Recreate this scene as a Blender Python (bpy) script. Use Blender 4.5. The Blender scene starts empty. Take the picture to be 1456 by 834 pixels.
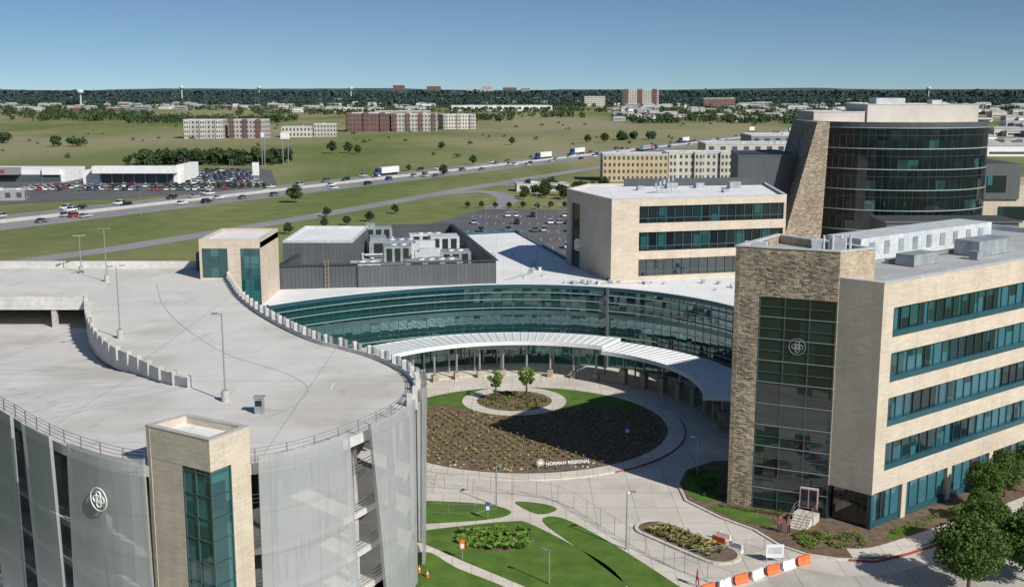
import bpy, math, random
import numpy as np
from mathutils import Vector
R=random.Random(7); rng=np.random.default_rng(7)
D=bpy.data; S=bpy.context.scene; COL=S.collection
rad=math.radians
# ------------------------------------------------------------------ materials
def newmat(name):
    m=D.materials.new(name); m.use_nodes=True
    return m,m.node_tree,m.node_tree.nodes['Principled BSDF']
def c4(c): return (c[0],c[1],c[2],1.0)
def N(nt,t,**k):
    n=nt.nodes.new(t)
    for a,v in k.items(): setattr(n,a,v)
    return n
def put(nt,sock,val):
    if isinstance(val,bpy.types.NodeSocket): nt.links.new(val,sock)
    elif isinstance(val,(tuple,list)) and len(val)==3 and sock.type=='RGBA': sock.default_value=c4(val)
    else: sock.default_value=val
def mixc(nt,f,a,b,blend='MIX'):
    n=N(nt,'ShaderNodeMix',data_type='RGBA',blend_type=blend)
    put(nt,n.inputs[0],f); put(nt,n.inputs[6],a); put(nt,n.inputs[7],b)
    return n.outputs[2]
def pos(nt): return N(nt,'ShaderNodeNewGeometry').outputs['Position']
def noise(nt,vec,scale,detail=4,lo=.35,hi=.65,stretch=None):
    if stretch:
        mp=N(nt,'ShaderNodeMapping'); put(nt,mp.inputs[0],vec); mp.inputs['Scale'].default_value=stretch; vec=mp.outputs[0]
    n=N(nt,'ShaderNodeTexNoise'); n.inputs['Scale'].default_value=scale; n.inputs['Detail'].default_value=detail
    put(nt,n.inputs['Vector'],vec)
    r=N(nt,'ShaderNodeMapRange'); put(nt,r.inputs[0],n.outputs['Fac']); r.inputs[1].default_value=lo; r.inputs[2].default_value=hi
    return r.outputs[0]
def bump(nt,b,h,dist,strength=.6):
    n=N(nt,'ShaderNodeBump'); n.inputs['Strength'].default_value=strength; n.inputs['Distance'].default_value=dist
    put(nt,n.inputs['Height'],h); nt.links.new(n.outputs[0],b.inputs['Normal'])
def wallvec(nt):
    g=N(nt,'ShaderNodeNewGeometry')
    cr=N(nt,'ShaderNodeVectorMath',operation='CROSS_PRODUCT'); cr.inputs[0].default_value=(0,0,1); nt.links.new(g.outputs['True Normal'],cr.inputs[1])
    dt=N(nt,'ShaderNodeVectorMath',operation='DOT_PRODUCT'); nt.links.new(g.outputs['Position'],dt.inputs[0]); nt.links.new(cr.outputs[0],dt.inputs[1])
    sp=N(nt,'ShaderNodeSeparateXYZ'); nt.links.new(g.outputs['Position'],sp.inputs[0])
    cb=N(nt,'ShaderNodeCombineXYZ'); nt.links.new(dt.outputs['Value'],cb.inputs[0]); nt.links.new(sp.outputs[2],cb.inputs[1])
    return cb.outputs[0]
def mat(name,c1,c2=None,scale=.3,rough=.8,metal=0,spec=.3,lo=.35,hi=.65,bmp=0,fine=0,thin=0):
    m,nt,b=newmat(name)
    b.inputs['Roughness'].default_value=rough; b.inputs['Metallic'].default_value=metal
    b.inputs['Specular IOR Level'].default_value=spec
    if c2 is None: c2=tuple(x*.85 for x in c1)
    p=pos(nt)
    col=mixc(nt,noise(nt,p,scale,5,lo,hi),c1,c2)
    if fine:
        f=noise(nt,p,fine,3,.3,.7); col=mixc(nt,.35,col,mixc(nt,f,(.45,.45,.45),(1.1,1.1,1.1)),'MULTIPLY')
    put(nt,b.inputs['Base Color'],col)
    if bmp: bump(nt,b,noise(nt,p,fine or scale*4,4,0,1),bmp)
    if thin:
        tr=N(nt,'ShaderNodeBsdfTranslucent'); put(nt,tr.inputs[0],col); mx=N(nt,'ShaderNodeMixShader'); mx.inputs[0].default_value=thin
        nt.links.new(b.outputs[0],mx.inputs[1]); nt.links.new(tr.outputs[0],mx.inputs[2]); nt.links.new(mx.outputs[0],nt.nodes['Material Output'].inputs[0])
    return m
def brickmat(name,c1,c2,mortar,w,h,ms,rough=.85,spec=.2,bmp=.01,wall=True,var=.5,bias=0.0,off=.5,metal=0,stain=0,streak=0):
    m,nt,b=newmat(name)
    v=wallvec(nt) if wall else pos(nt)
    t=N(nt,'ShaderNodeTexBrick'); put(nt,t.inputs['Vector'],v)
    t.offset=off
    put(nt,t.inputs['Color1'],c1); put(nt,t.inputs['Color2'],c2); put(nt,t.inputs['Mortar'],mortar)
    t.inputs['Scale'].default_value=1; t.inputs['Mortar Size'].default_value=ms; t.inputs['Bias'].default_value=bias
    t.inputs['Brick Width'].default_value=w; t.inputs['Row Height'].default_value=h
    p=pos(nt); f=noise(nt,p,.35,6,.3,.7)
    col=mixc(nt,var,t.outputs['Color'],mixc(nt,f,(.70,.69,.67),(1.1,1.1,1.08)),'MULTIPLY')
    f2=noise(nt,p,2.5,5,.3,.7); col=mixc(nt,var*.6,col,mixc(nt,f2,(.75,.75,.75),(1.1,1.1,1.1)),'MULTIPLY')
    if stain:
        f3=noise(nt,p,.09,7,.50,.66); col=mixc(nt,stain,col,mixc(nt,f3,(1,1,1),(.80,.79,.77)),'MULTIPLY')
        f4=noise(nt,p,.5,6,.60,.70,(1,.3,1)); col=mixc(nt,stain*.6,col,mixc(nt,f4,(1,1,1),(.75,.74,.72)),'MULTIPLY')
    if streak:
        f5=noise(nt,v,1.0,5,.5,.72,(1.4,.07,1)); col=mixc(nt,streak,col,mixc(nt,f5,(1,1,1),(.74,.71,.66)),'MULTIPLY')
    put(nt,b.inputs['Base Color'],col); b.inputs['Roughness'].default_value=rough; b.inputs['Specular IOR Level'].default_value=spec
    b.inputs['Metallic'].default_value=metal
    if bmp: bump(nt,b,t.outputs['Fac'],-bmp)
    return m
def panes(nt,w,h):
    v=wallvec(nt)
    d=N(nt,'ShaderNodeVectorMath',operation='DIVIDE'); put(nt,d.inputs[0],v); d.inputs[1].default_value=(w,h,1)
    f=N(nt,'ShaderNodeVectorMath',operation='FLOOR'); put(nt,f.inputs[0],d.outputs[0])
    wn=N(nt,'ShaderNodeTexWhiteNoise',noise_dimensions='3D'); put(nt,wn.inputs['Vector'],f.outputs[0])
    return wn.outputs['Value'],wn.outputs['Color']
def jitter(nt,colr,tilt):
    g=N(nt,'ShaderNodeNewGeometry')
    s=N(nt,'ShaderNodeVectorMath',operation='SUBTRACT'); put(nt,s.inputs[0],colr); s.inputs[1].default_value=(.5,.5,.5)
    sc=N(nt,'ShaderNodeVectorMath',operation='SCALE'); put(nt,sc.inputs[0],s.outputs[0]); sc.inputs['Scale'].default_value=tilt*2
    a=N(nt,'ShaderNodeVectorMath',operation='ADD'); nt.links.new(g.outputs['Normal'],a.inputs[0]); put(nt,a.inputs[1],sc.outputs[0])
    n=N(nt,'ShaderNodeVectorMath',operation='NORMALIZE'); put(nt,n.inputs[0],a.outputs[0]); return n.outputs[0]
def glassmat(name,c1,c2,w=1.5,h=4.4,thr=.5,rough=.04,spec=.8,tilt=.012):
    m,nt,b=newmat(name); val,colr=panes(nt,w,h)
    r=N(nt,'ShaderNodeMapRange'); put(nt,r.inputs[0],val); r.inputs[1].default_value=thr-.15; r.inputs[2].default_value=thr+.15
    col=mixc(nt,r.outputs[0],c1,c2)
    put(nt,b.inputs['Base Color'],col)
    b.inputs['Roughness'].default_value=rough; b.inputs['Specular IOR Level'].default_value=spec; b.inputs['IOR'].default_value=1.6
    put(nt,b.inputs['Normal'],jitter(nt,colr,tilt))
    return m
def clearglass(name,tint,refl=.18,w=1.5,h=1.4,body=(.05,.21,.22),bf=.18):
    m,nt,b=newmat(name); nt.nodes.remove(b)
    out=nt.nodes['Material Output']
    val,colr=panes(nt,w,h)
    t=N(nt,'ShaderNodeBsdfTransparent'); put(nt,t.inputs[0],mixc(nt,val,tuple(x*.55 for x in tint),tint))
    df=N(nt,'ShaderNodeBsdfDiffuse'); put(nt,df.inputs[0],body)
    m0=N(nt,'ShaderNodeMixShader'); m0.inputs[0].default_value=bf; nt.links.new(t.outputs[0],m0.inputs[1]); nt.links.new(df.outputs[0],m0.inputs[2])
    gl=N(nt,'ShaderNodeBsdfGlossy'); gl.inputs['Roughness'].default_value=.03; put(nt,gl.inputs[0],(.75,.95,.95))
    put(nt,gl.inputs['Normal'],jitter(nt,colr,.02))
    f=N(nt,'ShaderNodeFresnel'); f.inputs[0].default_value=1.6
    ad=N(nt,'ShaderNodeMath',operation='ADD',use_clamp=True); put(nt,ad.inputs[0],f.outputs[0]); ad.inputs[1].default_value=refl
    mx=N(nt,'ShaderNodeMixShader'); put(nt,mx.inputs[0],ad.outputs[0]); nt.links.new(m0.outputs[0],mx.inputs[1]); nt.links.new(gl.outputs[0],mx.inputs[2])
    nt.links.new(mx.outputs[0],out.inputs[0]); return m
def meshmetal(name,c):
    m=brickmat(name,c,tuple(x*.95 for x in c),tuple(x*.78 for x in c),1.35,3.2,.03,rough=.5,spec=.4,bmp=.0,var=.15,off=0,metal=.25,streak=.3)
    nt=m.node_tree; b=nt.nodes['Principled BSDF']; out=nt.nodes['Material Output']
    t=N(nt,'ShaderNodeBsdfTransparent'); mx=N(nt,'ShaderNodeMixShader'); mx.inputs[0].default_value=.22
    nt.links.new(b.outputs[0],mx.inputs[1]); nt.links.new(t.outputs[0],mx.inputs[2]); nt.links.new(mx.outputs[0],out.inputs[0])
    return m

M={}
M['limestone']=brickmat('limestone_wall',(.66,.575,.47),(.56,.485,.39),(.47,.40,.32),.9,.14,.010,bmp=.004,var=.4,streak=.35)
M['ledgestone']=brickmat('ledgestone_wall',(.58,.49,.375),(.25,.20,.15),(.14,.12,.10),.5,.17,.018,bmp=.03,var=1.0)
M['tanstone']=brickmat('tan_stone',(.62,.53,.40),(.44,.35,.25),(.26,.22,.17),.5,.2,.02,bmp=.02,var=.8)
M['stucco']=mat('stucco',(.60,.555,.49),(.53,.49,.43),.4,fine=6)
M['concrete']=mat('concrete',(.50,.485,.46),(.42,.405,.38),.25,fine=3)
M['plaza']=brickmat('plaza_concrete',(.62,.575,.52),(.57,.53,.475),(.40,.37,.33),4.2,4.2,.05,wall=False,bmp=0,var=.4,off=0,stain=.8)
M['road']=brickmat('road_concrete',(.50,.475,.44),(.46,.435,.40),(.32,.31,.28),5,5,.06,wall=False,bmp=0,var=.5,off=0,stain=1.0)
M['walk']=brickmat('sidewalk',(.66,.605,.54),(.61,.56,.50),(.42,.385,.34),1.8,1.8,.04,wall=False,bmp=0,var=.4,off=0,stain=.4)
M['deck']=brickmat('deck_concrete',(.64,.62,.585),(.61,.59,.56),(.48,.465,.44),18,9.0,.07,wall=False,bmp=0,var=.25,off=0,stain=.9)
M['slab']=mat('slab_concrete',(.66,.645,.62),(.54,.53,.505),.5,fine=2)
M['membrane']=brickmat('roof_membrane',(.82,.82,.82),(.78,.78,.79),(.66,.66,.67),3,30,.05,wall=False,bmp=0,var=.18,rough=.6,stain=.3)
M['greyroof']=mat('grey_roof',(.46,.46,.46),(.38,.38,.38),.2,fine=3)
M['darkpanel']=brickmat('dark_metal_panel',(.085,.095,.105),(.075,.085,.095),(.04,.045,.05),.6,40,.03,rough=.5,spec=.4,bmp=.02,var=.3,off=0)
M['greypanel']=brickmat('grey_metal_panel',(.12,.13,.14),(.105,.115,.123),(.07,.075,.08),.6,40,.03,rough=.6,spec=.3,bmp=.02,var=.3,off=0)
M['hvac']=mat('hvac_metal',(.44,.48,.50),(.30,.34,.36),.8,rough=.45,metal=.3,fine=4)
M['hvac2']=mat('hvac_light',(.62,.65,.67),(.5,.53,.55),.8,rough=.5,fine=4)
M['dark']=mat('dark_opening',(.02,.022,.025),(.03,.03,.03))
M['mullion']=mat('mullion',(.10,.17,.18),(.08,.14,.15),rough=.35,metal=.5)
M['mullionlt']=mat('light_mullion',(.36,.47,.50),(.30,.41,.44),rough=.35,metal=.3)
M['tealmetal']=mat('teal_metal',(.035,.12,.15),(.03,.10,.13),rough=.3,metal=.3,spec=.6)
M['white']=mat('white_paint',(.80,.80,.79),(.72,.72,.71),.6,rough=.5)
M['canopy']=brickmat('canopy_panel',(.76,.78,.79),(.72,.74,.76),(.55,.58,.60),.35,60,.02,wall=False,rough=.4,spec=.4,bmp=0,var=.15)
M['steel']=mat('galvanised_steel',(.42,.43,.44),(.36,.37,.38),2,rough=.4,metal=.6)
M['winglass']=glassmat('window_glass',(.008,.020,.026),(.04,.14,.18),1.5,4.4,.5)
M['towerglass']=glassmat('tower_glass',(.007,.012,.015),(.013,.024,.028),1.5,2.2,.5)
M['drumglass']=glassmat('drum_glass',(.004,.008,.012),(.006,.018,.024),1.6,2.0,.75,spec=.45,tilt=.02)
M['tealglass']=glassmat('teal_glass',(.012,.065,.072),(.033,.14,.145),1.2,1.6,.5)
M['wingteal']=glassmat('dim_teal_glass',(.008,.032,.037),(.02,.08,.085),1.5,1.6,.5)
M['atrium']=clearglass('atrium_glass',(.26,.70,.70),.10)
M['meshA']=meshmetal('perforated_metal',(.49,.51,.52))
M['grass']=mat('lawn',(.12,.205,.04),(.08,.145,.03),.5,rough=.95,spec=.1,fine=12,bmp=.03)
M['mulch']=mat('mulch',(.22,.16,.11),(.14,.10,.07),1.2,rough=.95,spec=.1,fine=10,bmp=.03)
M['tuft']=mat('ornamental_grass',(.36,.31,.14),(.17,.20,.06),1.6,rough=.9,spec=.1)
M['shrub']=mat('shrub_leaf',(.10,.17,.035),(.19,.21,.055),1.5,rough=.9,spec=.15)
M['leaf']=mat('leaf',(.07,.13,.028),(.12,.185,.042),.7,rough=.7,spec=.25,thin=.25)
M['leafyoung']=mat('young_leaf',(.13,.24,.04),(.19,.30,.06),.9,rough=.7,spec=.25,thin=.25)
M['leafdark']=mat('dark_leaf',(.034,.066,.028),(.066,.10,.04),.08,rough=.8,spec=.15)
M['leafhaze']=mat('hazed_foliage',(.036,.064,.062),(.058,.086,.078),.01,rough=.9,spec=.05)  # distant haze painted into the leaf colour as a bluish tint
M['bark']=mat('bark',(.12,.085,.06),(.08,.055,.04),3)
M['asphalt']=mat('asphalt',(.15,.15,.155),(.115,.115,.12),.08,fine=1.5)
M['hwy']=mat('highway_concrete',(.32,.32,.325),(.26,.26,.265),.03,fine=.8)
M['wornlane']=mat('worn_lane_concrete',(.27,.27,.275),(.22,.22,.225),.03,fine=.8)
M['line']=mat('road_paint_white',(.75,.75,.72),(.6,.6,.58),2)
M['red']=mat('red_paint',(.36,.075,.07),(.25,.06,.06),2)
M['orange']=mat('orange_plastic',(.75,.18,.06),(.65,.14,.05),2,rough=.45)
M['whiteplastic']=mat('white_plastic',(.75,.75,.75),(.66,.66,.66),2,rough=.45)
M['tyre']=mat('tyre',(.02,.02,.02),(.03,.03,.03))
M['carglass']=mat('car_glass',(.02,.025,.03),(.015,.02,.025),rough=.05,spec=.8)
M['brick']=mat('apartment_brick',(.21,.115,.10),(.16,.09,.08),.1)
M['siding']=mat('apartment_siding',(.47,.44,.41),(.39,.37,.345),.05)
M['yellow']=mat('yellow_siding',(.52,.42,.27),(.47,.38,.24),.2)
M['cream']=mat('cream_siding',(.58,.54,.48),(.51,.47,.42),.05)
M['greyside']=mat('grey_siding',(.30,.30,.31),(.24,.24,.25),.05)
M['farwin']=mat('far_window',(.06,.075,.09),(.08,.10,.12),.05,rough=.15,spec=.6)
M['green']=mat('sign_green',(.01,.16,.08))
M['blue']=mat('sign_blue',(.03,.12,.4))
# ------------------------------------------------------------------ mesh builder
class MB:
    def __init__(s): s.v=[];s.f=[];s.m=[]
    def poly(s,pts,m=0):
        i=len(s.v); s.v+= [tuple(p) for p in pts]; s.f.append(tuple(range(i,i+len(pts)))); s.m.append(m)
    def hexa(s,p,m=0,mt=None):
        i=len(s.v); s.v+=[tuple(q) for q in p]
        for k,f in enumerate(((0,3,2,1),(4,5,6,7),(0,1,5,4),(1,2,6,5),(2,3,7,6),(3,0,4,7))):
            s.f.append(tuple(i+j for j in f)); s.m.append(mt if (mt is not None and k==1) else m)
    def box(s,x0,y0,z0,x1,y1,z1,m=0,mt=None):
        s.hexa([(x0,y0,z0),(x1,y0,z0),(x1,y1,z0),(x0,y1,z0),(x0,y0,z1),(x1,y0,z1),(x1,y1,z1),(x0,y1,z1)],m,mt)
    def obox(s,cx,cy,ang,l,w,z0,z1,m=0,mt=None,top=1.0):
        ca,sa=math.cos(ang),math.sin(ang); q=[]
        for z,k in ((z0,1.0),(z1,top)):
            for a,b in ((-.5,-.5),(.5,-.5),(.5,.5),(-.5,.5)):
                q.append((cx+a*k*l*ca-b*k*w*sa,cy+a*k*l*sa+b*k*w*ca,z))
        s.hexa(q,m,mt)
    def prism(s,poly,z0,z1,m=0,mt=None):
        a=sum(poly[i-1][0]*poly[i][1]-poly[i][0]*poly[i-1][1] for i in range(len(poly)))
        if a<0: poly=poly[::-1]
        n=len(poly)
        s.poly([(x,y,z1) for x,y in poly],m if mt is None else mt)
        s.poly([(x,y,z0) for x,y in poly[::-1]],m)
        for i in range(n):
            p,q=poly[i],poly[(i+1)%n]
            s.poly([(p[0],p[1],z0),(q[0],q[1],z0),(q[0],q[1],z1),(p[0],p[1],z1)],m)
    def strip(s,pts,z0,z1,o0,o1,m=0,closed=False,mt=None):
        n=len(pts); nn=normals(pts,closed)
        i=len(s.v)
        def zz(z,k): return z[k] if isinstance(z,(list,tuple)) else z
        for k in range(n):
            x,y=pts[k][0],pts[k][1]; a,b=nn[k]
            for o,z in ((o0,z0),(o1,z0),(o1,z1),(o0,z1)): s.v.append((x+a*o,y+b*o,zz(z,k)))
        rng_=range(n) if closed else range(n-1)
        for k in rng_:
            A=i+4*k; B=i+4*((k+1)%n)
            for j in range(4):
                j2=(j+1)%4
                s.f.append((A+j,B+j,B+j2,A+j2)); s.m.append(mt if (mt is not None and j==2) else m)
        if not closed:
            s.f.append((i,i+1,i+2,i+3)); s.m.append(m); e=i+4*(n-1); s.f.append((e+3,e+2,e+1,e)); s.m.append(m)
    def tube(s,p,q,r0,r1=None,n=8,m=0,cap=True):
        if r1 is None: r1=r0
        p=Vector(p);q=Vector(q); d=(q-p).normalized()
        u=d.cross(Vector((0,0,1)));
        if u.length<1e-3: u=Vector((1,0,0))
        u.normalize(); w=d.cross(u); i=len(s.v)
        for c,r in ((p,r0),(q,r1)):
            for k in range(n):
                a=2*math.pi*k/n; s.v.append(tuple(c+u*math.cos(a)*r+w*math.sin(a)*r))
        for k in range(n):
            k2=(k+1)%n; s.f.append((i+k,i+k2,i+n+k2,i+n+k)); s.m.append(m)
        if cap:
            s.f.append(tuple(i+k for k in range(n))[::-1]); s.m.append(m); s.f.append(tuple(i+n+k for k in range(n))); s.m.append(m)
    def mesh(s,name,mats):
        me=D.meshes.new(name); me.from_pydata(s.v,[],s.f)
        for x in mats: me.materials.append(M[x] if isinstance(x,str) else x)
        me.polygons.foreach_set('material_index',s.m); me.update(); return me
    def obj(s,name,mats,parent=None,smooth=False):
        if isinstance(mats,str): mats=[mats]
        me=s.mesh(name,mats)
        if smooth: me.polygons.foreach_set('use_smooth',[True]*len(me.polygons))
        return addobj(name,me,parent)
def addobj(name,me,parent=None):
    o=D.objects.new(name,me); COL.objects.link(o)
    if parent: o.parent=parent
    return o
def empty(name,parent=None):
    o=D.objects.new(name,None); COL.objects.link(o); o.parent=parent; return o
def normals(pts,closed=False):
    n=len(pts); out=[]
    for k in range(n):
        a=pts[(k-1)%n] if (closed or k>0) else None; b=pts[(k+1)%n] if (closed or k<n-1) else None; c=pts[k]
        ns=[]
        for p,q in ((a,c),(c,b)):
            if p is None or q is None: continue
            dx,dy=q[0]-p[0],q[1]-p[1]; l=math.hypot(dx,dy) or 1; ns.append((dy/l,-dx/l))
        x=sum(t[0] for t in ns)/len(ns); y=sum(t[1] for t in ns)/len(ns); l2=x*x+y*y
        if len(ns)==2 and l2>.1: x/=l2; y/=l2
        out.append((x,y))
    return out
def smoothpath(P,sub=6,closed=False):
    n=len(P); out=[]
    segs=n if closed else n-1
    for i in range(segs):
        g=lambda k:(P[k%n] if closed else P[max(0,min(n-1,k))])
        p0,p1,p2,p3=g(i-1),g(i),g(i+1),g(i+2)
        for j in range(sub):
            t=j/sub
            out.append(tuple(.5*((2*p1[d])+(-p0[d]+p2[d])*t+(2*p0[d]-5*p1[d]+4*p2[d]-p3[d])*t*t+(-p0[d]+3*p1[d]-3*p2[d]+p3[d])*t**3) for d in range(len(p1))))
    if not closed: out.append(tuple(P[-1]))
    return out
def resample(P,step):
    L=[0]
    for a,b in zip(P,P[1:]): L.append(L[-1]+math.hypot(b[0]-a[0],b[1]-a[1]))
    n=max(1,round(L[-1]/step)); out=[]; k=0
    for i in range(n+1):
        t=L[-1]*i/n
        while k<len(P)-2 and L[k+1]<t: k+=1
        u=(t-L[k])/((L[k+1]-L[k]) or 1)
        out.append(tuple(P[k][d]+(P[k+1][d]-P[k][d])*u for d in range(2)))
    return out
def offs(P,o,closed=False):
    return [(p[0]+a*o,p[1]+b*o) for p,(a,b) in zip(P,normals(P,closed))]
def circle(cx,cy,r,n=64,a0=0,a1=360,ry=None):
    ry=ry or r
    k=n if abs(a1-a0)>=360 else n+1
    return [(cx+r*math.cos(rad(a0+(a1-a0)*i/n)),cy+ry*math.sin(rad(a0+(a1-a0)*i/n))) for i in range(k)]
def sheet(name,poly,z,m,parent=None):
    b=MB(); a=sum(poly[i-1][0]*poly[i][1]-poly[i][0]*poly[i-1][1] for i in range(len(poly)))
    if a<0: poly=poly[::-1]
    b.poly([(x,y,z) for x,y in poly]); return b.obj(name,[m],parent)
def ribbon(name,P,w,z,m,parent=None):
    b=MB(); nn=normals(P)
    for i in range(len(P)-1):
        q=[]
        for k,sg in ((i,1),(i+1,1),(i+1,-1),(i,-1)): q.append((P[k][0]+nn[k][0]*w/2*sg,P[k][1]+nn[k][1]*w/2*sg,z))
        b.poly(q)
    return b.obj(name,[m],parent)
# ------------------------------------------------------------------ foliage
def leafmesh(centers,radii,per,size,flat=.8):
    c=np.repeat(np.asarray(centers,float),per,axis=0); r=np.repeat(np.asarray(radii,float),per)
    n=len(c); d=rng.normal(size=(n,3)); d/=np.linalg.norm(d,axis=1)[:,None]
    p=c+d*(r*rng.uniform(.45,1.05,n)**.6)[:,None]*np.array([1,1,flat])
    u=rng.normal(size=(n,3))*.9+d*.2; u/=np.linalg.norm(u,axis=1)[:,None]
    w=np.cross(u,d+rng.normal(size=(n,3))*.5); w/=np.linalg.norm(w,axis=1)[:,None]
    s=(size*rng.uniform(.6,1.3,n))[:,None]
    V=np.stack([p-u*s,p-w*s*.6,p+u*s,p+w*s*.6],1).reshape(-1,3)
    return V
def addquads(name,V,mats,parent=None,extra=None):
    n=len(V)//4; F=np.arange(n*4).reshape(-1,4).tolist(); v=V.tolist(); mi=[0]*n
    if extra:
        k=len(v); v+=extra.v; F+=[tuple(k+i for i in f) for f in extra.f]; mi+=[1]*len(extra.f)
    me=D.meshes.new(name); me.from_pydata(v,[],F)
    for x in mats: me.materials.append(M[x])
    me.polygons.foreach_set('material_index',mi); me.update(); return me
def treemesh(name,h,cr,nclump,per,size,leaf='leaf',trunk_h=.3):
    t=MB(); th=h*trunk_h; r0=h*.022+.04
    cs=[];rs=[]
    top=(R.uniform(-.2,.2),R.uniform(-.2,.2),h*.75)
    t.tube((0,0,-.2),(0,0,th),r0,r0*.75,7,1); t.tube((0,0,th),top,r0*.75,r0*.2,6,1)
    cz=(h+th)/2+.0*h; hz=(h-th)/2
    for i in range(nclump):
        while True:
            x,y,z=R.uniform(-1,1),R.uniform(-1,1),R.uniform(-1,1)
            q=x*x+y*y+z*z
            if .12<q<1: break
        taper=1-.35*max(0,z)
        p=(x*cr*.8*taper,y*cr*.8*taper,cz+z*hz*.85); cs.append(p); rs.append(cr*R.uniform(.2,.36))
        if i%3==0: t.tube((0,0,th+(p[2]-th)*.3),p,r0*.35,r0*.08,5,1)
    return addquads(name,leafmesh(cs,rs,per,size),[leaf,'bark'],extra=t)
def place(name,me,x,y,z=0,rot=None,sc=1,szz=None):
    o=addobj(name,me); o.location=(x,y,z); o.rotation_euler=(0,0,R.uniform(0,6.28) if rot is None else rot); o.scale=(sc,sc,szz or sc); return o
def tufts(name,pts,h,w,m,blades=5,z=.1,parent=None):
    P=np.repeat(np.asarray(pts,float),blades,axis=0); n=len(P)
    a=rng.uniform(0,6.28,n); hh=h*rng.uniform(.6,1.2,n); ww=w*rng.uniform(.6,1.2,n)
    dx,dy=np.cos(a),np.sin(a); lx=rng.normal(size=n)*w*.5; ly=rng.normal(size=n)*w*.5
    b=np.zeros((n,4,3))
    b[:,0]=np.stack([P[:,0]-dx*ww*.4,P[:,1]-dy*ww*.4,np.full(n,z)],1); b[:,1]=np.stack([P[:,0]+dx*ww*.4,P[:,1]+dy*ww*.4,np.full(n,z)],1)
    b[:,2]=np.stack([P[:,0]+dx*ww*.6+lx,P[:,1]+dy*ww*.6+ly,z+hh],1); b[:,3]=np.stack([P[:,0]-dx*ww*.6+lx,P[:,1]-dy*ww*.6+ly,z+hh],1)
    me=addquads(name,b.reshape(-1,3),[m]); return addobj(name,me,parent)

# ================================================================== GROUND
def groundmat():
    m,nt,b=newmat('field_grass'); p=pos(nt)
    a=noise(nt,p,.005,8,.42,.58,(1,.4,1)); c=noise(nt,p,.016,6,.44,.60,(1,.3,1)); d=noise(nt,p,.12,5,.3,.7); e=noise(nt,p,.0022,6,.42,.55,(1,.45,1))
    col=mixc(nt,a,(.165,.20,.072),(.265,.245,.125))
    col=mixc(nt,mixc(nt,c,(0,0,0),(.7,.7,.7)),col,(.115,.162,.054))
    col=mixc(nt,.5,col,mixc(nt,d,(.66,.66,.66),(1.15,1.15,1.15)),'MULTIPLY')
    sp=N(nt,'ShaderNodeSeparateXYZ'); put(nt,sp.inputs[0],p)
    r0=N(nt,'ShaderNodeMapRange'); put(nt,r0.inputs[0],sp.outputs[1]); r0.inputs[1].default_value=450; r0.inputs[2].default_value=900
    mm=N(nt,'ShaderNodeMath',operation='MULTIPLY'); put(nt,mm.inputs[0],e); put(nt,mm.inputs[1],r0.outputs[0])
    col=mixc(nt,mixc(nt,mm.outputs[0],(0,0,0),(.8,.8,.8)),col,(.30,.27,.165))
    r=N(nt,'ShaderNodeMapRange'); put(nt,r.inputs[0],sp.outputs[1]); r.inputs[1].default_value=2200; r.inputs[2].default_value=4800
    col=mixc(nt,r.outputs[0],col,(.10,.13,.11))  # far ground fades to dark woods tone, haze painted into the colour
    put(nt,b.inputs['Base Color'],col); b.inputs['Roughness'].default_value=.95; b.inputs['Specular IOR Level'].default_value=.05
    return m
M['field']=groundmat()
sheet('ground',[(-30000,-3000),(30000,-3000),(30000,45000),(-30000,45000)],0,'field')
b=MB(); pts=[]
for i in range(161):
    x=-14000+i*175; h=44+7*math.sin(i*.21)+5*math.sin(i*.53+1)+R.uniform(-3,3); pts.append((x,h))
for (x0,h0),(x1,h1) in zip(pts,pts[1:]):
    b.poly([(x0,9000,0),(x1,9000,0),(x1,11500,h1),(x0,11500,h0)]); b.poly([(x0,11500,h0),(x1,11500,h1),(x1,15000,0),(x0,15000,0)])
M['hill']=mat('hazed_wooded_hill',(.065,.11,.13),(.08,.125,.14),.004,rough=1,spec=0)  # woods colour with blue air haze painted in
b.obj('distant_hills',['hill'])

# site pavement
sheet('plaza_pavement',[(-45,68),(70,68),(78,130),(45,185),(-50,185),(-60,120)],.03,'plaza')
sheet('access_road',[(15,60),(15,87),(25.6,94.5),(29,92.8),(33,93),(42,97.6),(56,107),(75,122),(110,145),(110,60)],.036,'road')
sheet('parking_lot_pavement',[(-30,238),(24,238),(26,310),(20,398),(-10,400),(-30,345)],.04,'asphalt')

# garden island
GC=(1.3,137.5)
g=MB(); g.strip(circle(*GC,18.3,96),.03,.17,0,2.1,0,closed=True); 
o=g.obj('roundabout_apron',['walk'])
g=MB(); g.strip(circle(*GC,20.42,46,-60,6)[::-1],.03,.18,-.12,.02); g.obj('red_kerb',['red'])
sheet('garden_bed_soil',circle(*GC,18.25,96),.20,'mulch')
lw=[p for p in circle(*GC,18.1,96) if p[1]>143.5]; lw.sort(key=lambda p:math.atan2(p[1]-GC[1],p[0]-GC[0]))
low=[(-13,146.2),(-10,146.6),(-7.6,146),(-6.0,143.8),(-2,141.4),(3,141.6),(6,143.6),(8.3,146.6),(11,147.0),(14,145.9)]
sheet('garden_lawn',lw+low,.205,'grass')
IC=(.3,148.6)
g=MB(); g.strip(circle(*IC,5.1,64),.1,.24,0,2.0,0,closed=True); g.obj('garden_ring_path',['walk'])
sheet('inner_bed_soil',circle(*IC,5.05,48),.22,'mulch')
pts=[]
row=0; y=120.5
while y<147:
    x=-17.0
    while x<20:
        px,py=x+R.uniform(-.14,.14)+(row%2)*.5,y+R.uniform(-.12,.12)
        if math.hypot(px-GC[0],py-GC[1])<17.5 and math.hypot(px-IC[0],py-IC[1])>7.9 and py<142.8+ (2.8 if abs(px)>9 else 0) and R.random()>.12: pts.append((px,py))
        x+=1.05
    y+=1.05; row+=1
tufts('garden_grasses',pts,.34,.20,'tuft',7,.18)
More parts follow.
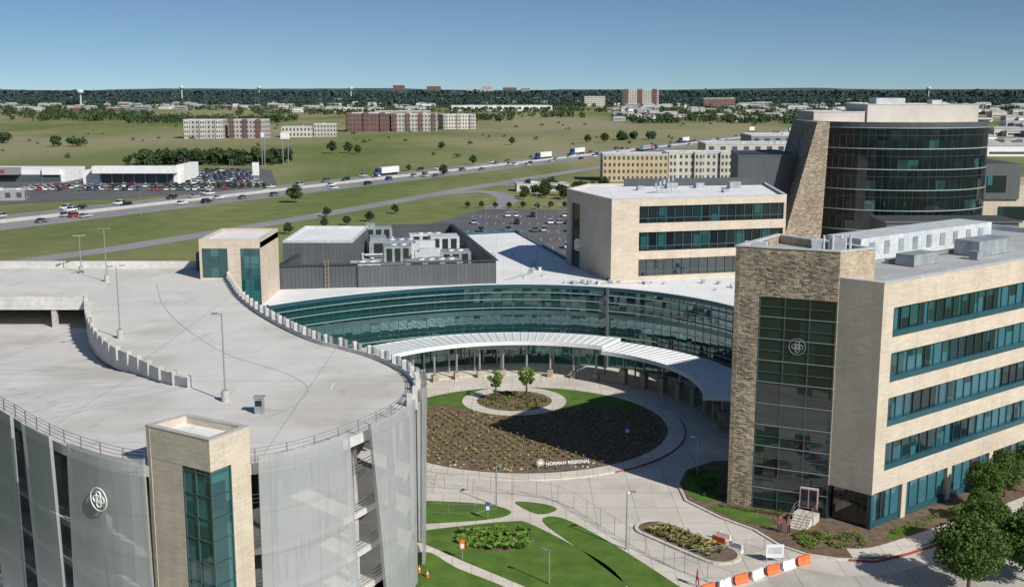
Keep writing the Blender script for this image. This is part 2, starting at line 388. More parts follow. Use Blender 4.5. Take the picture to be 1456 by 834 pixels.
pts=[(IC[0]+4.7*math.sqrt(R.random())*math.cos(a),IC[1]+4.7*math.sqrt(R.random())*math.sin(a)) for a in [R.uniform(0,6.28) for _ in range(130)]]
tufts('inner_bed_flowers',pts,.3,.22,'shrub',6,.2)
g=MB()
for i in range(26):
    a=rad(R.choice((R.uniform(225,272),R.uniform(225,272),R.uniform(288,300)))); r=R.uniform(16.7,17.9); s=R.uniform(.15,.35)
    g.obox(GC[0]+r*math.cos(a),GC[1]+r*math.sin(a),R.uniform(0,3),s*1.6,s,.15,.2+s*.6,0,top=.7)
g.obj('edging_boulders',['tanstone'])
young=treemesh('young_tree_mesh',5.0,1.25,26,60,.13,'leafyoung',.35)
place('young_tree',young,-2.2,148.6,.2,sc=.98); place('young_tree',young,2.0,149.2,.2,1.7,1.05)
sg=empty('entrance_letter_sign')
b=MB(); b.obox(5.9,121.4,rad(12),5.6,.35,.15,.5,0); b.obj('plinth',['darkpanel'],sg)
def text(s,size,loc,rotz,m,parent,ext=.03):
    cu=D.curves.new(s.lower().replace(' ','_'),'FONT'); cu.body=s; cu.size=size; cu.extrude=ext; cu.align_x='CENTER'; cu.materials.append(M[m]); cu.offset=.012
    o=D.objects.new('lettering',cu); COL.objects.link(o); o.location=loc; o.rotation_euler=(rad(90),0,rotz); o.parent=parent; return o
text('NORMAN REGIONAL',.54,(6.3,121.35,.52),rad(12),'white',sg,.04)
def logo(c,ud,r,m,parent,t=.05,name='logo'):
    b=MB(); U=Vector((ud[0],ud[1],0)).normalized(); W_=Vector((0,0,1)); C0=Vector(c)
    def loop(P,tr):
        for i in range(len(P)):
            p,q=P[i],P[(i+1)%len(P)]
            b.tube(C0+U*p[0]*r+W_*p[1]*r,C0+U*q[0]*r+W_*q[1]*r,tr,tr,6)
    loop([(math.cos(a),math.sin(a)) for a in [2*math.pi*i/32 for i in range(32)]],t*r)
    def stad(L,h,sw):
        P=[]
        for i in range(9): a=-math.pi/2+math.pi*i/8; P.append((L+h*math.cos(a),h*math.sin(a)))
        for i in range(9): a=math.pi/2+math.pi*i/8; P.append((-L+h*math.cos(a),h*math.sin(a)))
        return [((y,x) if sw else (x,y)) for x,y in P]
    for sw in (0,1): loop(stad(.42,.26,sw),t*r*1.3)
    loop(stad(.2,.14,0),t*r); loop(stad(.2,.14,1),t*r)
    return b.obj(name,[m],parent)
logo((3.2,120.75,.85),(1,0.2),.40,'white',sg,.09)

# lawns and paths south
L1=[(-9.1,111),(-2.75,110),(-.1,107.9),(-2,106),(-8.8,104.7),(-14,104.7),(-14,111)]
L2=[(.3,110.6),(3,110.2),(4.6,108.6),(2.6,107.3)]
L3=[(-12,101.8),(-8.5,103),(-6,103.8),(-.2,105.3),(2.2,104.2),(8.35,95.2),(10,89.7),(11,86),(4,86),(2.5,89.1),(-4.3,95.8),(-8.5,100)]
L4=[(3.05,105.3),(5,106.2),(9.3,100),(14.1,91),(17,85),(13,85),(11,88.4),(6.6,97.9)]
L5=[(-8.3,97.9),(-4.9,94.3),(.1,89.7),(3,85),(-8,85),(-12,92)]
for P in (L1,L2,L3,L4,L5):
    b=MB(); b.prism(smoothpath(P,4,True),.03,.10); b.obj('lawn',['grass'])
sheet('lawn_path',[(-12,113.4),(-2,112.6),(4.6,109.9),(8.2,104),(11.4,98.4),(14.8,93.2),(19,88),(21,82),(-14,82)],.045,'walk')
b=MB(); b.prism(smoothpath([(-5.6,101.5),(-2.5,103.5),(1.2,102.8),(2.0,100),(-.5,98),(-4.2,99)],5,True),.08,.125); b.obj('planting_bed_soil',['mulch'])
tufts('bed_grasses',[(R.uniform(-5,1.6),R.uniform(98.4,103)) for _ in range(150)],.42,.4,'leafyoung',6,.1)
cap=[]
p0,p1=(14.0,103.4),(18.9,97.2); a=math.atan2(p1[1]-p0[1],p1[0]-p0[0])
for i in range(13): t=a-math.pi/2+math.pi*i/12; cap.append((p1[0]+1.75*math.cos(t),p1[1]+1.75*math.sin(t)))
for i in range(13): t=a+math.pi/2+math.pi*i/12; cap.append((p0[0]+1.75*math.cos(t),p0[1]+1.75*math.sin(t)))
b=MB(); b.strip(cap,.03,.2,0,.35,closed=True); b.obj('median_kerb',['walk'])
sheet('median_soil',cap,.16,'mulch')
pts=[]
for i in range(130):
    t=R.random(); u=R.uniform(-1.3,1.3); pts.append((p0[0]+(p1[0]-p0[0])*t-math.sin(a)*u,p0[1]+(p1[1]-p0[1])*t+math.cos(a)*u))
tufts('median_plants',pts,.4,.3,'tuft',6,.15)
bed=[(18.2,116),(18.3,111),(21,106.6),(23.7,103.4),(25.3,99.6),(27.2,97.6),(29.5,96.6),(32.6,96.3),(36,98),(40.7,101),(51,107.6),(62,116),(62,121),(30,124),(23,123.5),(19.6,120.5)]
b=MB(); b.prism(bed,.03,.14); b.obj('building_bed_soil',['mulch'])
b=MB(); b.strip([(19.6,120.8),(18.1,116),(18.2,111),(20.9,106.4),(23.6,103.2),(25.2,99.4),(27.1,97.4),(29.5,96.4),(32.6,96.1)],.03,.17,0,.3); b.obj('kerb',['walk'])
b=MB(); b.strip([(30.6,96.35),(32.7,96.05),(36.2,97.7),(41,100.8)],.03,.19,.3,.5); b.obj('red_kerb',['red'])
b=MB(); b.strip(smoothpath([(31,97.5),(34,97.9),(40,101.6),(50,108.2),(62,117)],5),.10,.16,-1.0,1.0); b.obj('sidewalk',['walk'])
for P in ([(20.2,108.6),(23.4,104.6),(26.2,104.6),(24.6,107),(21.5,109.4)],[(35.6,100.6),(38.6,102.2),(39.4,104),(37.2,103.6)],[(44.5,106.2),(50.5,110),(50,112.5),(45,109)],[(19,118),(18.8,112),(20.6,110.5),(21.5,113),(23.5,119),(21.5,121)]):
    sheet('lawn',smoothpath(P,4,True),.165,'grass')
def shrubmass(name,pts,r,h,m='shrub',per=60,size=.09,z=.1):
    cs=[(x,y,z+h*.45) for x,y in pts]; V=leafmesh(cs,[r*R.uniform(.7,1.1) for _ in cs],per,size,.75); return addobj(name,addquads(name,V,[m]))
shrubmass('shrub_bed',[(R.uniform(27,33.5),R.uniform(98.2,102.2)) for _ in range(46)],.38,.45)
shrubmass('flowering_shrubs',[(26.5+R.uniform(0,3.2),98.8+R.uniform(0,3)) for _ in range(16)],.35,.45,'leafyoung')
shrubmass('foundation_shrubs',[(36.2+t*.795*1.0+R.uniform(-.3,.3)+.6,102.9+t*.606-1.0+R.uniform(-.3,.3)) for t in [i*.9 for i in range(26)]],.5,.6,'shrub')
shrubmass('hedge',[(21.6+i*.75,109.0-i*.34+R.uniform(-.2,.2)) for i in range(8)],.45,.6,'leaf')
shrubmass('shadow_bed_shrubs',[(R.uniform(19,22),R.uniform(111,120)) for _ in range(26)],.4,.5,'leaf')

# ================================================================== PARKING GARAGE
gar=empty('parking_garage')
DZ=16.0; FH=3.2
right=[(-45,160),(-41.6,158.7),(-34.4,139.5),(-28,126.3),(-21.2,115.3),(-17.2,111.2),(-13.5,107.2),(-10.2,101.9),(-8.7,96.9),(-8.7,92),(-9.9,86.6),(-13.8,79.6),(-18.6,75.6),(-25.6,75.3),(-31.3,78.6),(-36.5,83.4),(-42.2,89.5),(-55,101),(-75,118),(-110,141)]
out=smoothpath(right,8)
rim=resample(out,1.2)
back=[(-110,165),(-45,165)]
def nearest(x,y): return min(range(len(rim)),key=lambda i:(rim[i][0]-x)**2+(rim[i][1]-y)**2)
k=nearest(-8.7,95); nx,ny=normals(rim)[k]
SG=1 if nx>0 else -1
divd=smoothpath([(-28.6,96.9),(-32.2,100.5),(-36.6,106),(-39.6,109.5),(-43.8,116.3),(-48.6,126.3),(-52.8,137.1)],5)
iA=nearest(-36,83)
deckpoly=divd+[(-110,137.1)]+back+rim[:iA+1]
b=MB(); b.prism([p for p in deckpoly],DZ-.45,DZ,0,1); b.obj('top_deck',['slab','deck'],gar)
lb=resample(rim[iA:],2.0); n=len(divd)
lbn=[lb[round(i*(len(lb)-1)/(n-1))] for i in range(n)]
b=MB()
for i in range(n-1):
    z0=DZ-FH*(i/(n-1)); z1=DZ-FH*((i+1)/(n-1))
    a0,a1,c0,c1=divd[i],divd[i+1],lbn[i],lbn[i+1]
    b.poly([(a0[0],a0[1],z0),(a1[0],a1[1],z1),(c1[0],c1[1],z1),(c0[0],c0[1],z0)])
b.obj('ramp_deck',['deck'],gar)
b=MB()
for L in range(0,5): b.prism(offs(rim,-SG*.4)+[(-110,164.8),(-45,164.8)] if L<4 else [(-110,137.3),(-110,164.8),(-45,164.8)]+[(-42,158),(-52.8,137.3)],L*FH-.45 if L else -.2,L*FH+.0 if L else .1)
b.obj('floor_slabs',['slab'],gar)
b=MB(); b.strip([(-52.8,137.1),(-110,137.1)],DZ-.9,DZ+.75,0.02,.35); b.obj('edge_beam',['slab'],gar)
b=MB(); dv=resample(divd,2.6)
zs=[DZ-.3-FH*(i/(len(dv)-1)) for i in range(len(dv))]
b.strip(dv,zs,DZ+.7,-.10,.10)
for i,(x,y) in enumerate(dv):
    b.obox(x,y,0,.36,.36,DZ-.4,DZ+1.05)
b.obj('divider_wall',['slab'],gar)
i0,i1=nearest(-41.6,158.7),nearest(-9.2,89)
arc=rim[i0:i1]
b=MB(); b.strip(arc,DZ-.7,DZ+.4,SG*0.0,SG*.22)
na=normals(arc)
for i,(x,y) in enumerate(arc):
    nx,ny=na[i]
    if i%2==0:
        b.obox(x+nx*SG*.32,y+ny*SG*.32,math.atan2(ny,nx),.4,.22,DZ-.9,DZ+1.15)
b.obj('perimeter_barrier',['slab'],gar)
b=MB()
for z in (.6,.8,1.0):
    b.strip(arc,DZ+z,DZ+z+.035,SG*.1,SG*.14)
fr=rim[i1:]
for z in (.35,.65,.95,1.2): b.strip(fr,DZ+z,DZ+z+.03,SG*.0,SG*.03)
for i,(x,y) in enumerate(fr):
    if i%2==0: b.obox(x,y,0,.07,.07,DZ,DZ+1.22)
for L in range(0,5):
    for z in (.3,.6,.9): b.strip(fr,L*FH+z,L*FH+z+.04,-SG*.35,-SG*.31)
b.obj('cable_railing',['steel'],gar)
b=MB(); b.strip(fr,DZ-.6,DZ+.18,SG*.0,SG*.22); b.obj('deck_kerb',['slab'],gar)
b=MB(); nrm=normals(rim)
for i in range(nearest(-30,130),nearest(-9.0,98),2):
    x,y=rim[i]; nx,ny=nrm[i]
    b.obox(x+nx*SG*.8,y+ny*SG*.8,math.atan2(ny,nx),.35,.75,.2,DZ+.9)
b.obj('facade_fins',['meshA'],gar)
nr=nrm
def panel(b,a0,a1,b0,b1,ztop,zbot=.5,o_t=1.15,o_b=.8,rows=5):
    cols=14
    def pt(s,o,z):
        s=max(0,min(len(rim)-1.001,s)); k=int(s); f=s-k
        x=rim[k][0]*(1-f)+rim[k+1][0]*f; y=rim[k][1]*(1-f)+rim[k+1][1]*f
        nx=nr[k][0]*(1-f)+nr[k+1][0]*f; ny=nr[k][1]*(1-f)+nr[k+1][1]*f
        return (x+nx*SG*o,y+ny*SG*o,z)
    for c in range(cols):
        for r in range(rows):
            q=[]
            for (cc,rr) in ((c,r),(c+1,r),(c+1,r+1),(c,r+1)):
                v=rr/rows; u=cc/cols
                s=(b0+(b1-b0)*u)*(1-v)+(a0+(a1-a0)*u)*v
                q.append(pt(s,o_b+(o_t-o_b)*v,zbot+(ztop-zbot)*v))
            b.poly(q)
    for s0t,s0b in ((a0,b0),(a1,b1)):
        b.poly([pt(s0b,o_b,zbot),pt(s0t,o_t,ztop),pt(s0t,o_t-.25,ztop),pt(s0b,o_b-.25,zbot)])
def I(x,y): return float(nearest(x,y))
b=MB()
zt=DZ+1.0
panel(b,I(-8.7,98.5),I(-8.8,93.6),I(-8.7,98.5),I(-8.8,94.2),zt)
panel(b,I(-9.2,90),I(-11.8,82.8),I(-8.7,90.5),I(-10.4,85.4),zt)
panel(b,I(-12.9,81.0),I(-18.2,75.7),I(-12.4,81.8),I(-18.2,75.7),zt)
panel(b,I(-24.8,75.3),I(-31.6,78.9),I(-24.8,75.3),I(-31.9,79.2),zt)
panel(b,I(-33.0,80.2),I(-36.4,83.4),I(-33.3,80.4),I(-36.6,83.6),zt)
panel(b,I(-38.4,85.4),I(-43,90.2),I(-38.9,85.9),I(-42.6,90),zt)
panel(b,I(-46,93),I(-52,98.5),I(-46,93),I(-52,98.5),zt)
panel(b,I(-55,101),I(-62,107),I(-55,101),I(-62,107),zt)
b.obj('perforated_panels',['meshA'],gar)
b=MB()
for i in range(4,len(rim)-4,7):
    x,y=rim[i]; nx,ny=nr[i]; b.obox(x-nx*SG*1.6,y-ny*SG*1.6,math.atan2(ny,nx),.7,.5,0,DZ-.5 if i<iA else DZ-2.5)
for x,y in ((-24,90),(-20,100),(-30,110),(-38,130),(-45,145),(-27,84)): b.obox(x,y,0,.6,.6,0,DZ-.5)
for x in range(-105,-50,8): b.obox(x,137.6,0,.6,.6,0,DZ-.5)
b.obj('columns',['concrete'],gar)
b=MB(); ins=offs(rim,-SG*8)
b.strip(ins[nearest(-20,113):nearest(-60,105)],0,DZ-3.6,-.1,.1); b.strip([(-54,150),(-110,150)],0,DZ-.5,0,.2); b.obj('inner_shade_walls',['dark'],gar)  # near-black walls paint in the shade deep inside the garage
b=MB()
def dash(x,y,ang,l,w=.12,z=DZ+.006): b.poly([(x+math.cos(ang)*l/2*s1-math.sin(ang)*w/2*s2,y+math.sin(ang)*l/2*s1+math.cos(ang)*w/2*s2,z) for s1,s2 in ((-1,-1),(1,-1),(1,1),(-1,1))])
for x,y,ang in ((-30,112,2.1),(-26,104,2.2),(-23,97.5,2.4),(-19,90,2.9),(-40,128,2.0),(-46,146,1.9),(-24.5,85,.4),(-34,120,2.05),(-16,97,1.6)):
    dash(x,y,ang,1.6,.14)
    dash(x+.9*math.cos(ang),y+.9*math.sin(ang),ang+2.5,.6,.14,DZ+.008); dash(x+.9*math.cos(ang),y+.9*math.sin(ang),ang-2.5,.6,.14,DZ+.010)
ip=offs(rim,-SG*4.6)
for i in range(i0+2,len(rim)-50,2):
    nx,ny=nr[i]
    x,y=ip[i]; dash(x,y,math.atan2(ny,nx),.8,.08,DZ+.006)
b.obj('deck_markings',['line'],gar)
b=MB(); b.strip(offs(rim,-SG*9.2)[i0+4:nearest(-12,82)],DZ+.004,DZ+.012,0,.12); b.obj('expansion_joint',['greyroof'],gar)
def lightpole(name,x,y,z,h,base=True,arms=2,ang=0):
    o=MB()
    if base: o.tube((x,y,z),(x,y,z+.95),.36,.33,12,1)
    zb=z+(.95 if base else 0)
    o.tube((x,y,zb),(x,y,z+h),.08,.05,8)
    o.obox(x,y,0,.35,.35,zb,zb+.06)
    for k in range(arms):
        a=ang+math.pi*k; dx,dy=math.cos(a),math.sin(a)
        o.tube((x,y,z+h-.12),(x+dx*.35,y+dy*.35,z+h-.06),.035,.035,6)
        o.obox(x+dx*.6,y+dy*.6,a,.55,.3,z+h-.1,z+h,0)
    return o.obj(name,['steel','concrete'])
lightpole('street_lamp',-24.3,92.3,DZ,7.6,True,1,3.0); lightpole('street_lamp',-41.6,116.8,DZ,7.8,ang=.6); lightpole('street_lamp',-55.7,152.6,DZ,7.4); lightpole('street_lamp',-62,160,DZ,5.5,ang=.5)
b=MB(); b.box(-20.95,88.4,DZ,-20.25,89.0,DZ+1.35); b.box(-20.85,88.33,DZ+.7,-20.35,88.4,DZ+1.15,1); b.box(-21.05,88.3,DZ+1.35,-20.15,89.1,DZ+1.45); b.obj('pay_station',['hvac','dark'])
def along(p,q,s0,s1):
    L=math.hypot(q[0]-p[0],q[1]-p[1]); return [(p[0]+(q[0]-p[0])*s/L,p[1]+(q[1]-p[1])*s/L) for s in (s0,s1)]
# front stair tower with wrap-around corner glazing
st=empty('stair_tower')
P1,P2,P3,P4=(-25.4,75.1),(-20.1,71.7),(-18.2,74.9),(-23.3,77.8); ZT=19.1; GT=16.9
b=MB()
b.strip([P4,P1],0,ZT,-.4,0); b.strip([P3,P4],0,ZT,-.4,0)
b.strip(along(P1,P2,0,3.5),0,GT,-.4,0)
b.strip(along(P2,P3,1.9,3.73),0,GT,-.4,0)
b.strip([P1,P2,P3],GT,ZT,-.4,0.01)
b.obj('stone_walls',['limestone'],st)
b=MB(); inn=offs([P1,P2,P3,P4],-.4,True); b.prism(inn,ZT-.9,ZT-.5); b.obj('roof',['membrane'],st)
b=MB(); b.strip([P1,P2,P3,P4],ZT,ZT+.07,-.42,.04,closed=True); b.obj('coping',['concrete'],st)
gl=[along(P1,P2,3.5,3.5)[0],P2,along(P2,P3,1.9,1.9)[0]]
b=MB(); b.strip(gl,.2,GT,-.25,-.12); b.obj('stair_glass',['tealglass'],st)
b=MB(); b.prism(offs([P1,P2,P3,P4],-.9,True),.2,GT); b.obj('stair_core',['dark'],st)
b=MB()
for s in (3.55,4.75,6.15): 
    q=along(P1,P2,s,s+.09); b.strip(q,.2,GT,-.12,.0)
for s in (.0,1.8): q=along(P2,P3,s,s+.09); b.strip(q,.2,GT,-.12,.0)
z=.6
while z<GT: b.strip(gl,z,z+.08,-.12,-.03); z+=1.6
b.obj('mullions',['mullion'],st)
kk=nearest(-28.8,76.9); lx,ly=rim[kk]; nx,ny=nr[kk]
logo((lx+nx*SG*1.3,ly+ny*SG*1.3,DZ-2.4),(-ny,nx),.85,'white',gar,.05)
# rear stair tower
st=empty('stair_tower')
b=MB(); x0,y0,x1,y1,ZT=-43.4,154.6,-35,167.2,21.6
b.box(x0,y0+.3,0,x1,y1,ZT-.5,0); b.strip([(x0,y0),(x1,y0),(x1,y1),(x0,y1)],ZT-1.3,ZT,-.45,0,closed=True)
b.box(x0+3.9,y0,0,x0+5.7,y0+.35,ZT-1.3); b.box(x0,y0,0,x0+.35,y0+.35,ZT-1.3)
b.box(x0+.35,y0,0,x0+3.9,y0+.35,DZ+.2)
b.obj('stone_walls',['limestone'],st)
b=MB(); b.box(x0+.5,y0+.5,ZT-.49,x1-.5,y1-.5,ZT-.4); b.obj('roof',['membrane'],st)
b=MB(); b.box(x0+5.7,y0+.08,0,x1-.05,y0+.28,ZT-1.3); b.box(x0+.35,y0+.1,DZ+.2,x0+3.9,y0+.28,ZT-1.3); b.obj('stair_glass',['tealglass'],st)
b=MB()
for x in (x0+.4,x0+1.5,x0+2.7,x0+3.85,x0+5.7,x0+7.0,x1-.05): b.box(x-.05,y0+.02,(0 if x>x0+5 else DZ+.2),x+.05,y0+.09,ZT-1.3)
z=1.0
while z<ZT-1.4: b.box(x0+5.7,y0+.03,z,x1-.05,y0+.085,z+.08); z+=1.55
b.obj('mullions',['mullion'],st)
b=MB(); b.box(-46,162,DZ,-43.5,165,DZ+2.6); b.obj('back_wall',['greypanel'],st)
b=MB(); b.strip([(-110,165),(-46,165)],DZ-.5,DZ+1.0,0,.25); b.obj('back_parapet',['slab'],gar)

# ================================================================== CENTRAL CURVED BUILDING
cb=empty('curved_hospital_entrance')
RZ=12.3
arcp=[]
for i in range(0,91):
    th=4+(156-4)*i/90; r=33+(5.4*((th-110)/46)**2 if th>110 else 0)
    arcp.append((GC[0]+r*math.cos(rad(th)),GC[1]+r*math.sin(rad(th))))
arcp=arcp[::-1]
arcp=resample(arcp,1.5)
body=offs(arcp,-6)
backp=[(60,165),(62,187),(44,183),(15.5,176),(9,200),(1,236),(-9,232),(-34,222),(-38,172),(-37,158)]
b=MB(); b.prism(body+backp,0,RZ-.35); b.obj('building_mass',['stucco'],cb)
b=MB(); b.prism(offs(arcp,-.02)+[(60,160),(100,172),(102,226),(46,226),(44,183),(15.5,176),(9,200),(1,236),(-9,232),(-34,222),(-38,172),(-37,158)],RZ-.3,RZ); b.obj('roof',['membrane'],cb)
b=MB(); b.strip(arcp,RZ-.35,RZ+.25,-.4,.15); b.strip([(15.5,174.8),(9,200),(1,236),(-9,232),(-34,222)],RZ,RZ+.5,-.2,.2); b.obj('parapet',['tealmetal'],cb)
b=MB(); b.strip(arcp,RZ+.25,RZ+.32,-.6,.2); b.obj('coping',['white'],cb)
b=MB(); b.strip(arcp,.15,RZ-.35,-.02,.02); b.obj('curtain_wall_glass',['atrium'],cb)
b=MB()
for z in (4.1,8.2): b.strip(arcp,z-.35,z+.1,-5.8,-.15)
b.strip(arcp,0,.15,-5.8,.3); b.obj('floor_slabs',['slab'],cb)
b=MB()
for z in (4.1,8.2): b.strip(arcp,z-.4,z+.3,-.1,.05)
b.strip(arcp,.15,.5,-.05,.05)
for z in (1.9,3.0,5.7,6.9,9.4,10.6): b.strip(arcp,z,z+.05,-.05,.09)
nn=normals(arcp)
for i,(x,y) in enumerate(arcp):
    a,c=nn[i]; b.obox(x,y,math.atan2(c,a),.16,.05,.15,RZ-.4)
b.obj('mullions',['mullion'],cb)
b=MB()
for z in (5.0,8.9,10.2,11.3): b.strip(arcp,z,z+.07,.05,.35)
b.obj('sun_shade_fins',['mullionlt'],cb)
b=MB()
for i in range(3,len(arcp),5):
    x,y=arcp[i];a,c=nn[i]; b.tube((x-a*.8,y-c*.8,.1),(x-a*.8,y-c*.8,RZ-.5),.3,.3,10)
b.obj('interior_columns',['white'],cb)
k=min(range(len(arcp)),key=lambda i:abs(arcp[i][0]-14.2)); x,y=arcp[k]; a,c=nn[k]
b=MB(); b.obox(x+a*.3,y+c*.3,math.atan2(c,a),.7,.3,0,RZ+.3); b.obj('vertical_fin',['greypanel'],cb)
b=MB(); b.strip(arcp,.1,RZ-.4,-5.95,-5.7); b.obj('interior_wall',['cream'],cb)
b=MB()
for i in range(2,len(arcp)-2):
    for z in (.15,4.2,8.3):
        if R.random()<.5:
            x,y=arcp[i];a,c=nn[i]; o_=R.uniform(1.4,5); b.obox(x-a*o_,y-c*o_,math.atan2(c,a),R.uniform(.2,2),R.uniform(.3,1.4),z,z+R.choice((.8,1.1,3.2)),R.choice((0,1,2,3)))
b.obj('interior_furnishings',['greyside','cream','tanstone','dark'],cb)
b=MB()
for ux in (-6.5,-4.4,-2.3):
    b.box(ux,169.15,.15,ux+.08,169.4,2.7); b.box(ux+1.95,169.15,.15,ux+2.03,169.4,2.7); b.box(ux,169.15,2.6,ux+2,169.4,2.75)
b.box(-7,167.5,3.0,1,170,3.3); b.obj('entrance_vestibule',['hvac2'],cb)
cn=empty('entrance_canopy')
def cano(a0,a1,r0,r1,z,n):
    P=circle(*GC,r0,n,a0,a1)
    b=MB(); b.strip(P,z,z+.16,0,r1-r0); b.obj('roof_panels',['canopy'],cn)
    b=MB(); b.strip(P,z-.3,z+.26,-.12,.02); b.strip(P,z-.3,z+.2,r1-r0-.02,r1-r0+.12)
    for i,p in enumerate(P):
        if i%2==0:
            t=math.atan2(p[1]-GC[1],p[0]-GC[0]); rm=(r0+r1)/2
            b.obox(GC[0]+rm*math.cos(t),GC[1]+rm*math.sin(t),t,r1-r0-.1,.10,z-.25,z+.24)
    b.obj('edge_beams',['white'],cn)
cano(60,152,23.4,29.6,5.5,74); cano(-12,59.4,22.6,29.4,5.0,60)
b=MB();b2=MB()
for t in list(range(64,150,8))+[54,46,38,30,22,14,6,-2]:
    r=25.2; x,y=GC[0]+r*math.cos(rad(t)),GC[1]+r*math.sin(rad(t)); z=5.25 if t>59 else 4.75
    b.tube((x,y,1.2),(x,y,z),.16,.16,8)
    if t<60: b2.obox(x,y,rad(t),.95,.95,.03,2.3)
    else: b2.obox(x,y,rad(t),.75,.75,.03,1.1)
    r=28.6; x,y=GC[0]+r*math.cos(rad(t)),GC[1]+r*math.sin(rad(t)); b.tube((x,y,0),(x,y,z),.14,.14,8)
b.obj('posts',['steel'],cn); b2.obj('stone_piers',['tanstone'],cn)
g=MB(); g.strip(circle(*GC,25.8,80,-12,152),.03,.16,0,7.2); g.obj('entrance_sidewalk',['walk'])
g=MB(); g.strip(circle(*GC,24.6,70,-12,60),.03,.10,0,1.2,0); g.obj('brick_paving',['tanstone'])

# mechanical enclosure on roof
me_=empty('rooftop_mechanical_enclosure')
enc=[(-35,167.3),(-2.5,172.6),(-11.8,220),(-32,217)]
b=MB(); b.strip(enc[1:]+enc[:1],RZ,RZ+3.5,-.3,0); b.obj('screen_walls',['darkpanel'],me_)
b=MB(); b.strip([enc[0],(-23.5,169.17)],RZ,RZ+3.6,-.3,0)
b.obj('front_wall_dark',['darkpanel'],me_)
b=MB(); b.strip([(-23.5,169.17),enc[1]],RZ,RZ+3.3,0,.3); b.obj('front_wall_grey',['greypanel'],me_)
b=MB(); b.strip([enc[0],enc[1],enc[2],enc[3]],RZ+3.6,RZ+3.72,-.35,.35,closed=True); b.obj('coping',['darkpanel'],me_)
b=MB(); b.prism([(-34.6,167.8),(-2.9,173),(-12,219.6),(-31.8,216.6)],RZ+.05,RZ+.9); b.obj('roof_pad',['greyroof'],me_)
b=MB(); b.box(-36.8,179,RZ,-25.6,199,17.8,0,1); b.obj('penthouse',['greypanel','membrane'],me_)
b=MB(); b.strip([(-36.8,179),(-25.6,179),(-25.6,199),(-36.8,199)],17.8,18.15,-.25,.02,closed=True); b.obj('penthouse_coping',['hvac2'],me_)
b=MB(); Z0=RZ+.9
def ahu(x,y,l,w,h,a=rad(9),fans=True):
    mm=R.choice((0,0,1))
    b.obox(x,y,a,l,w,Z0+.25,Z0+h,mm)
    b.obox(x,y,a,l*.9,w*.9,Z0,Z0+.25,2)
    if R.random()<.6: b.obox(x-l*.3*math.cos(a),y-l*.3*math.sin(a),a,l*.35,w*.8,Z0+h,Z0+h+.7,mm)
    if fans:
        for k in range(int(l//2)):
            t=(k+.5)*1.6-l/2+l*.2; cx,cy=x+t*math.cos(a),y+t*math.sin(a)
            b.tube((cx,cy,Z0+h),(cx,cy,Z0+h+.28),.55,.5,12,1); b.tube((cx,cy,Z0+h+.281),(cx,cy,Z0+h+.285),.42,.42,12,2)
    for k in range(3): b.obox(x+l*(k-1)*.3*math.cos(a)+w*.505*math.sin(a),y+l*(k-1)*.3*math.sin(a)-w*.505*math.cos(a),a,l*.2,.05,Z0+.6,Z0+h-.3,2)
for s in [(-30.5,171.8,5,2.2,1.6),(-23,174.5,4.6,3.2,2.2),(-12.5,176,9,3.2,2.4),(-19,184,4.5,4.5,3.6),(-9.5,184.5,5,4,2.6),(-21,195,8,4.5,3.0),(-12,196.5,5,5,3.6),(-16,206.5,6,3,2.6),(-25,209,5,4,3.6)]: ahu(*s,fans=R.random()<.5)
for i in range(16):
    x,y=R.uniform(-30,-7),R.uniform(171,210); h=R.uniform(.8,2.4); b.tube((x,y,Z0),(x,y,Z0+h),.16,.16,8,R.choice((0,1)))
    b.tube((x,y,Z0+h),(x,y,Z0+h+.2),.3,.2,8,1)
for y in (180,190,201): b.tube((-25,y-1,Z0+1.2),(-8,y+1.6,Z0+1.2),.2,.2,8,1); b.tube((-25,y-.4,Z0+.9),(-9,y+2.0,Z0+.9),.13,.13,8,0)
for x,y in ((-15,181),(-16.5,191)):
    b.obox(x,y,rad(9),1.6,1.6,Z0,Z0+3.0,1); b.obox(x+1.6,y+.2,rad(9),3.4,1.5,Z0+2.1,Z0+3.4,1)
b.obj('air_handling_units',['hvac','hvac2','dark'],me_)
b=MB()
for dx in (-.25,.25): b.tube((-28+dx,168.0,RZ),(-28+dx,168.0,RZ+4.4),.04,.04,6)
for i in range(13): b.tube((-28.25,168.0,RZ+.3+i*.3),(-27.75,168.0,RZ+.3+i*.3),.025,.025,5)
b.obj('ladder',['tanstone'],me_)
b=MB()
for i in range(34):
    x=R.uniform(-8,34); y=R.uniform(174,215) if x<8 else R.uniform(171.5,174)
    if x>=8 and x>30: y=R.uniform(160,172)
    if -9<x<-1 : x+=8
    if x<9 and y>178: x=R.uniform(-5 if y<185 else -7,6)
    if x<(-2.5-(y-172)*.2)+1: continue
    h=R.uniform(.2,.6); s=R.uniform(.25,.6)
    b.obox(x,y,.2,s,s,RZ,RZ+h,R.choice((0,1))); b.obox(x,y,.2,s*1.2,s*1.2,RZ+h,RZ+h+.08,1)
b.obj('roof_vents',['hvac','hvac2'],cb)
b=MB()
for P in ([(-1,176),(3,182),(4,196)],[(8,171),(20,173.5)],[(34,158),(38,170)]): b.strip(P,RZ+.005,RZ+.03,-.5,.5)
b.obj('roof_walkway_pads',['hvac2'],cb)

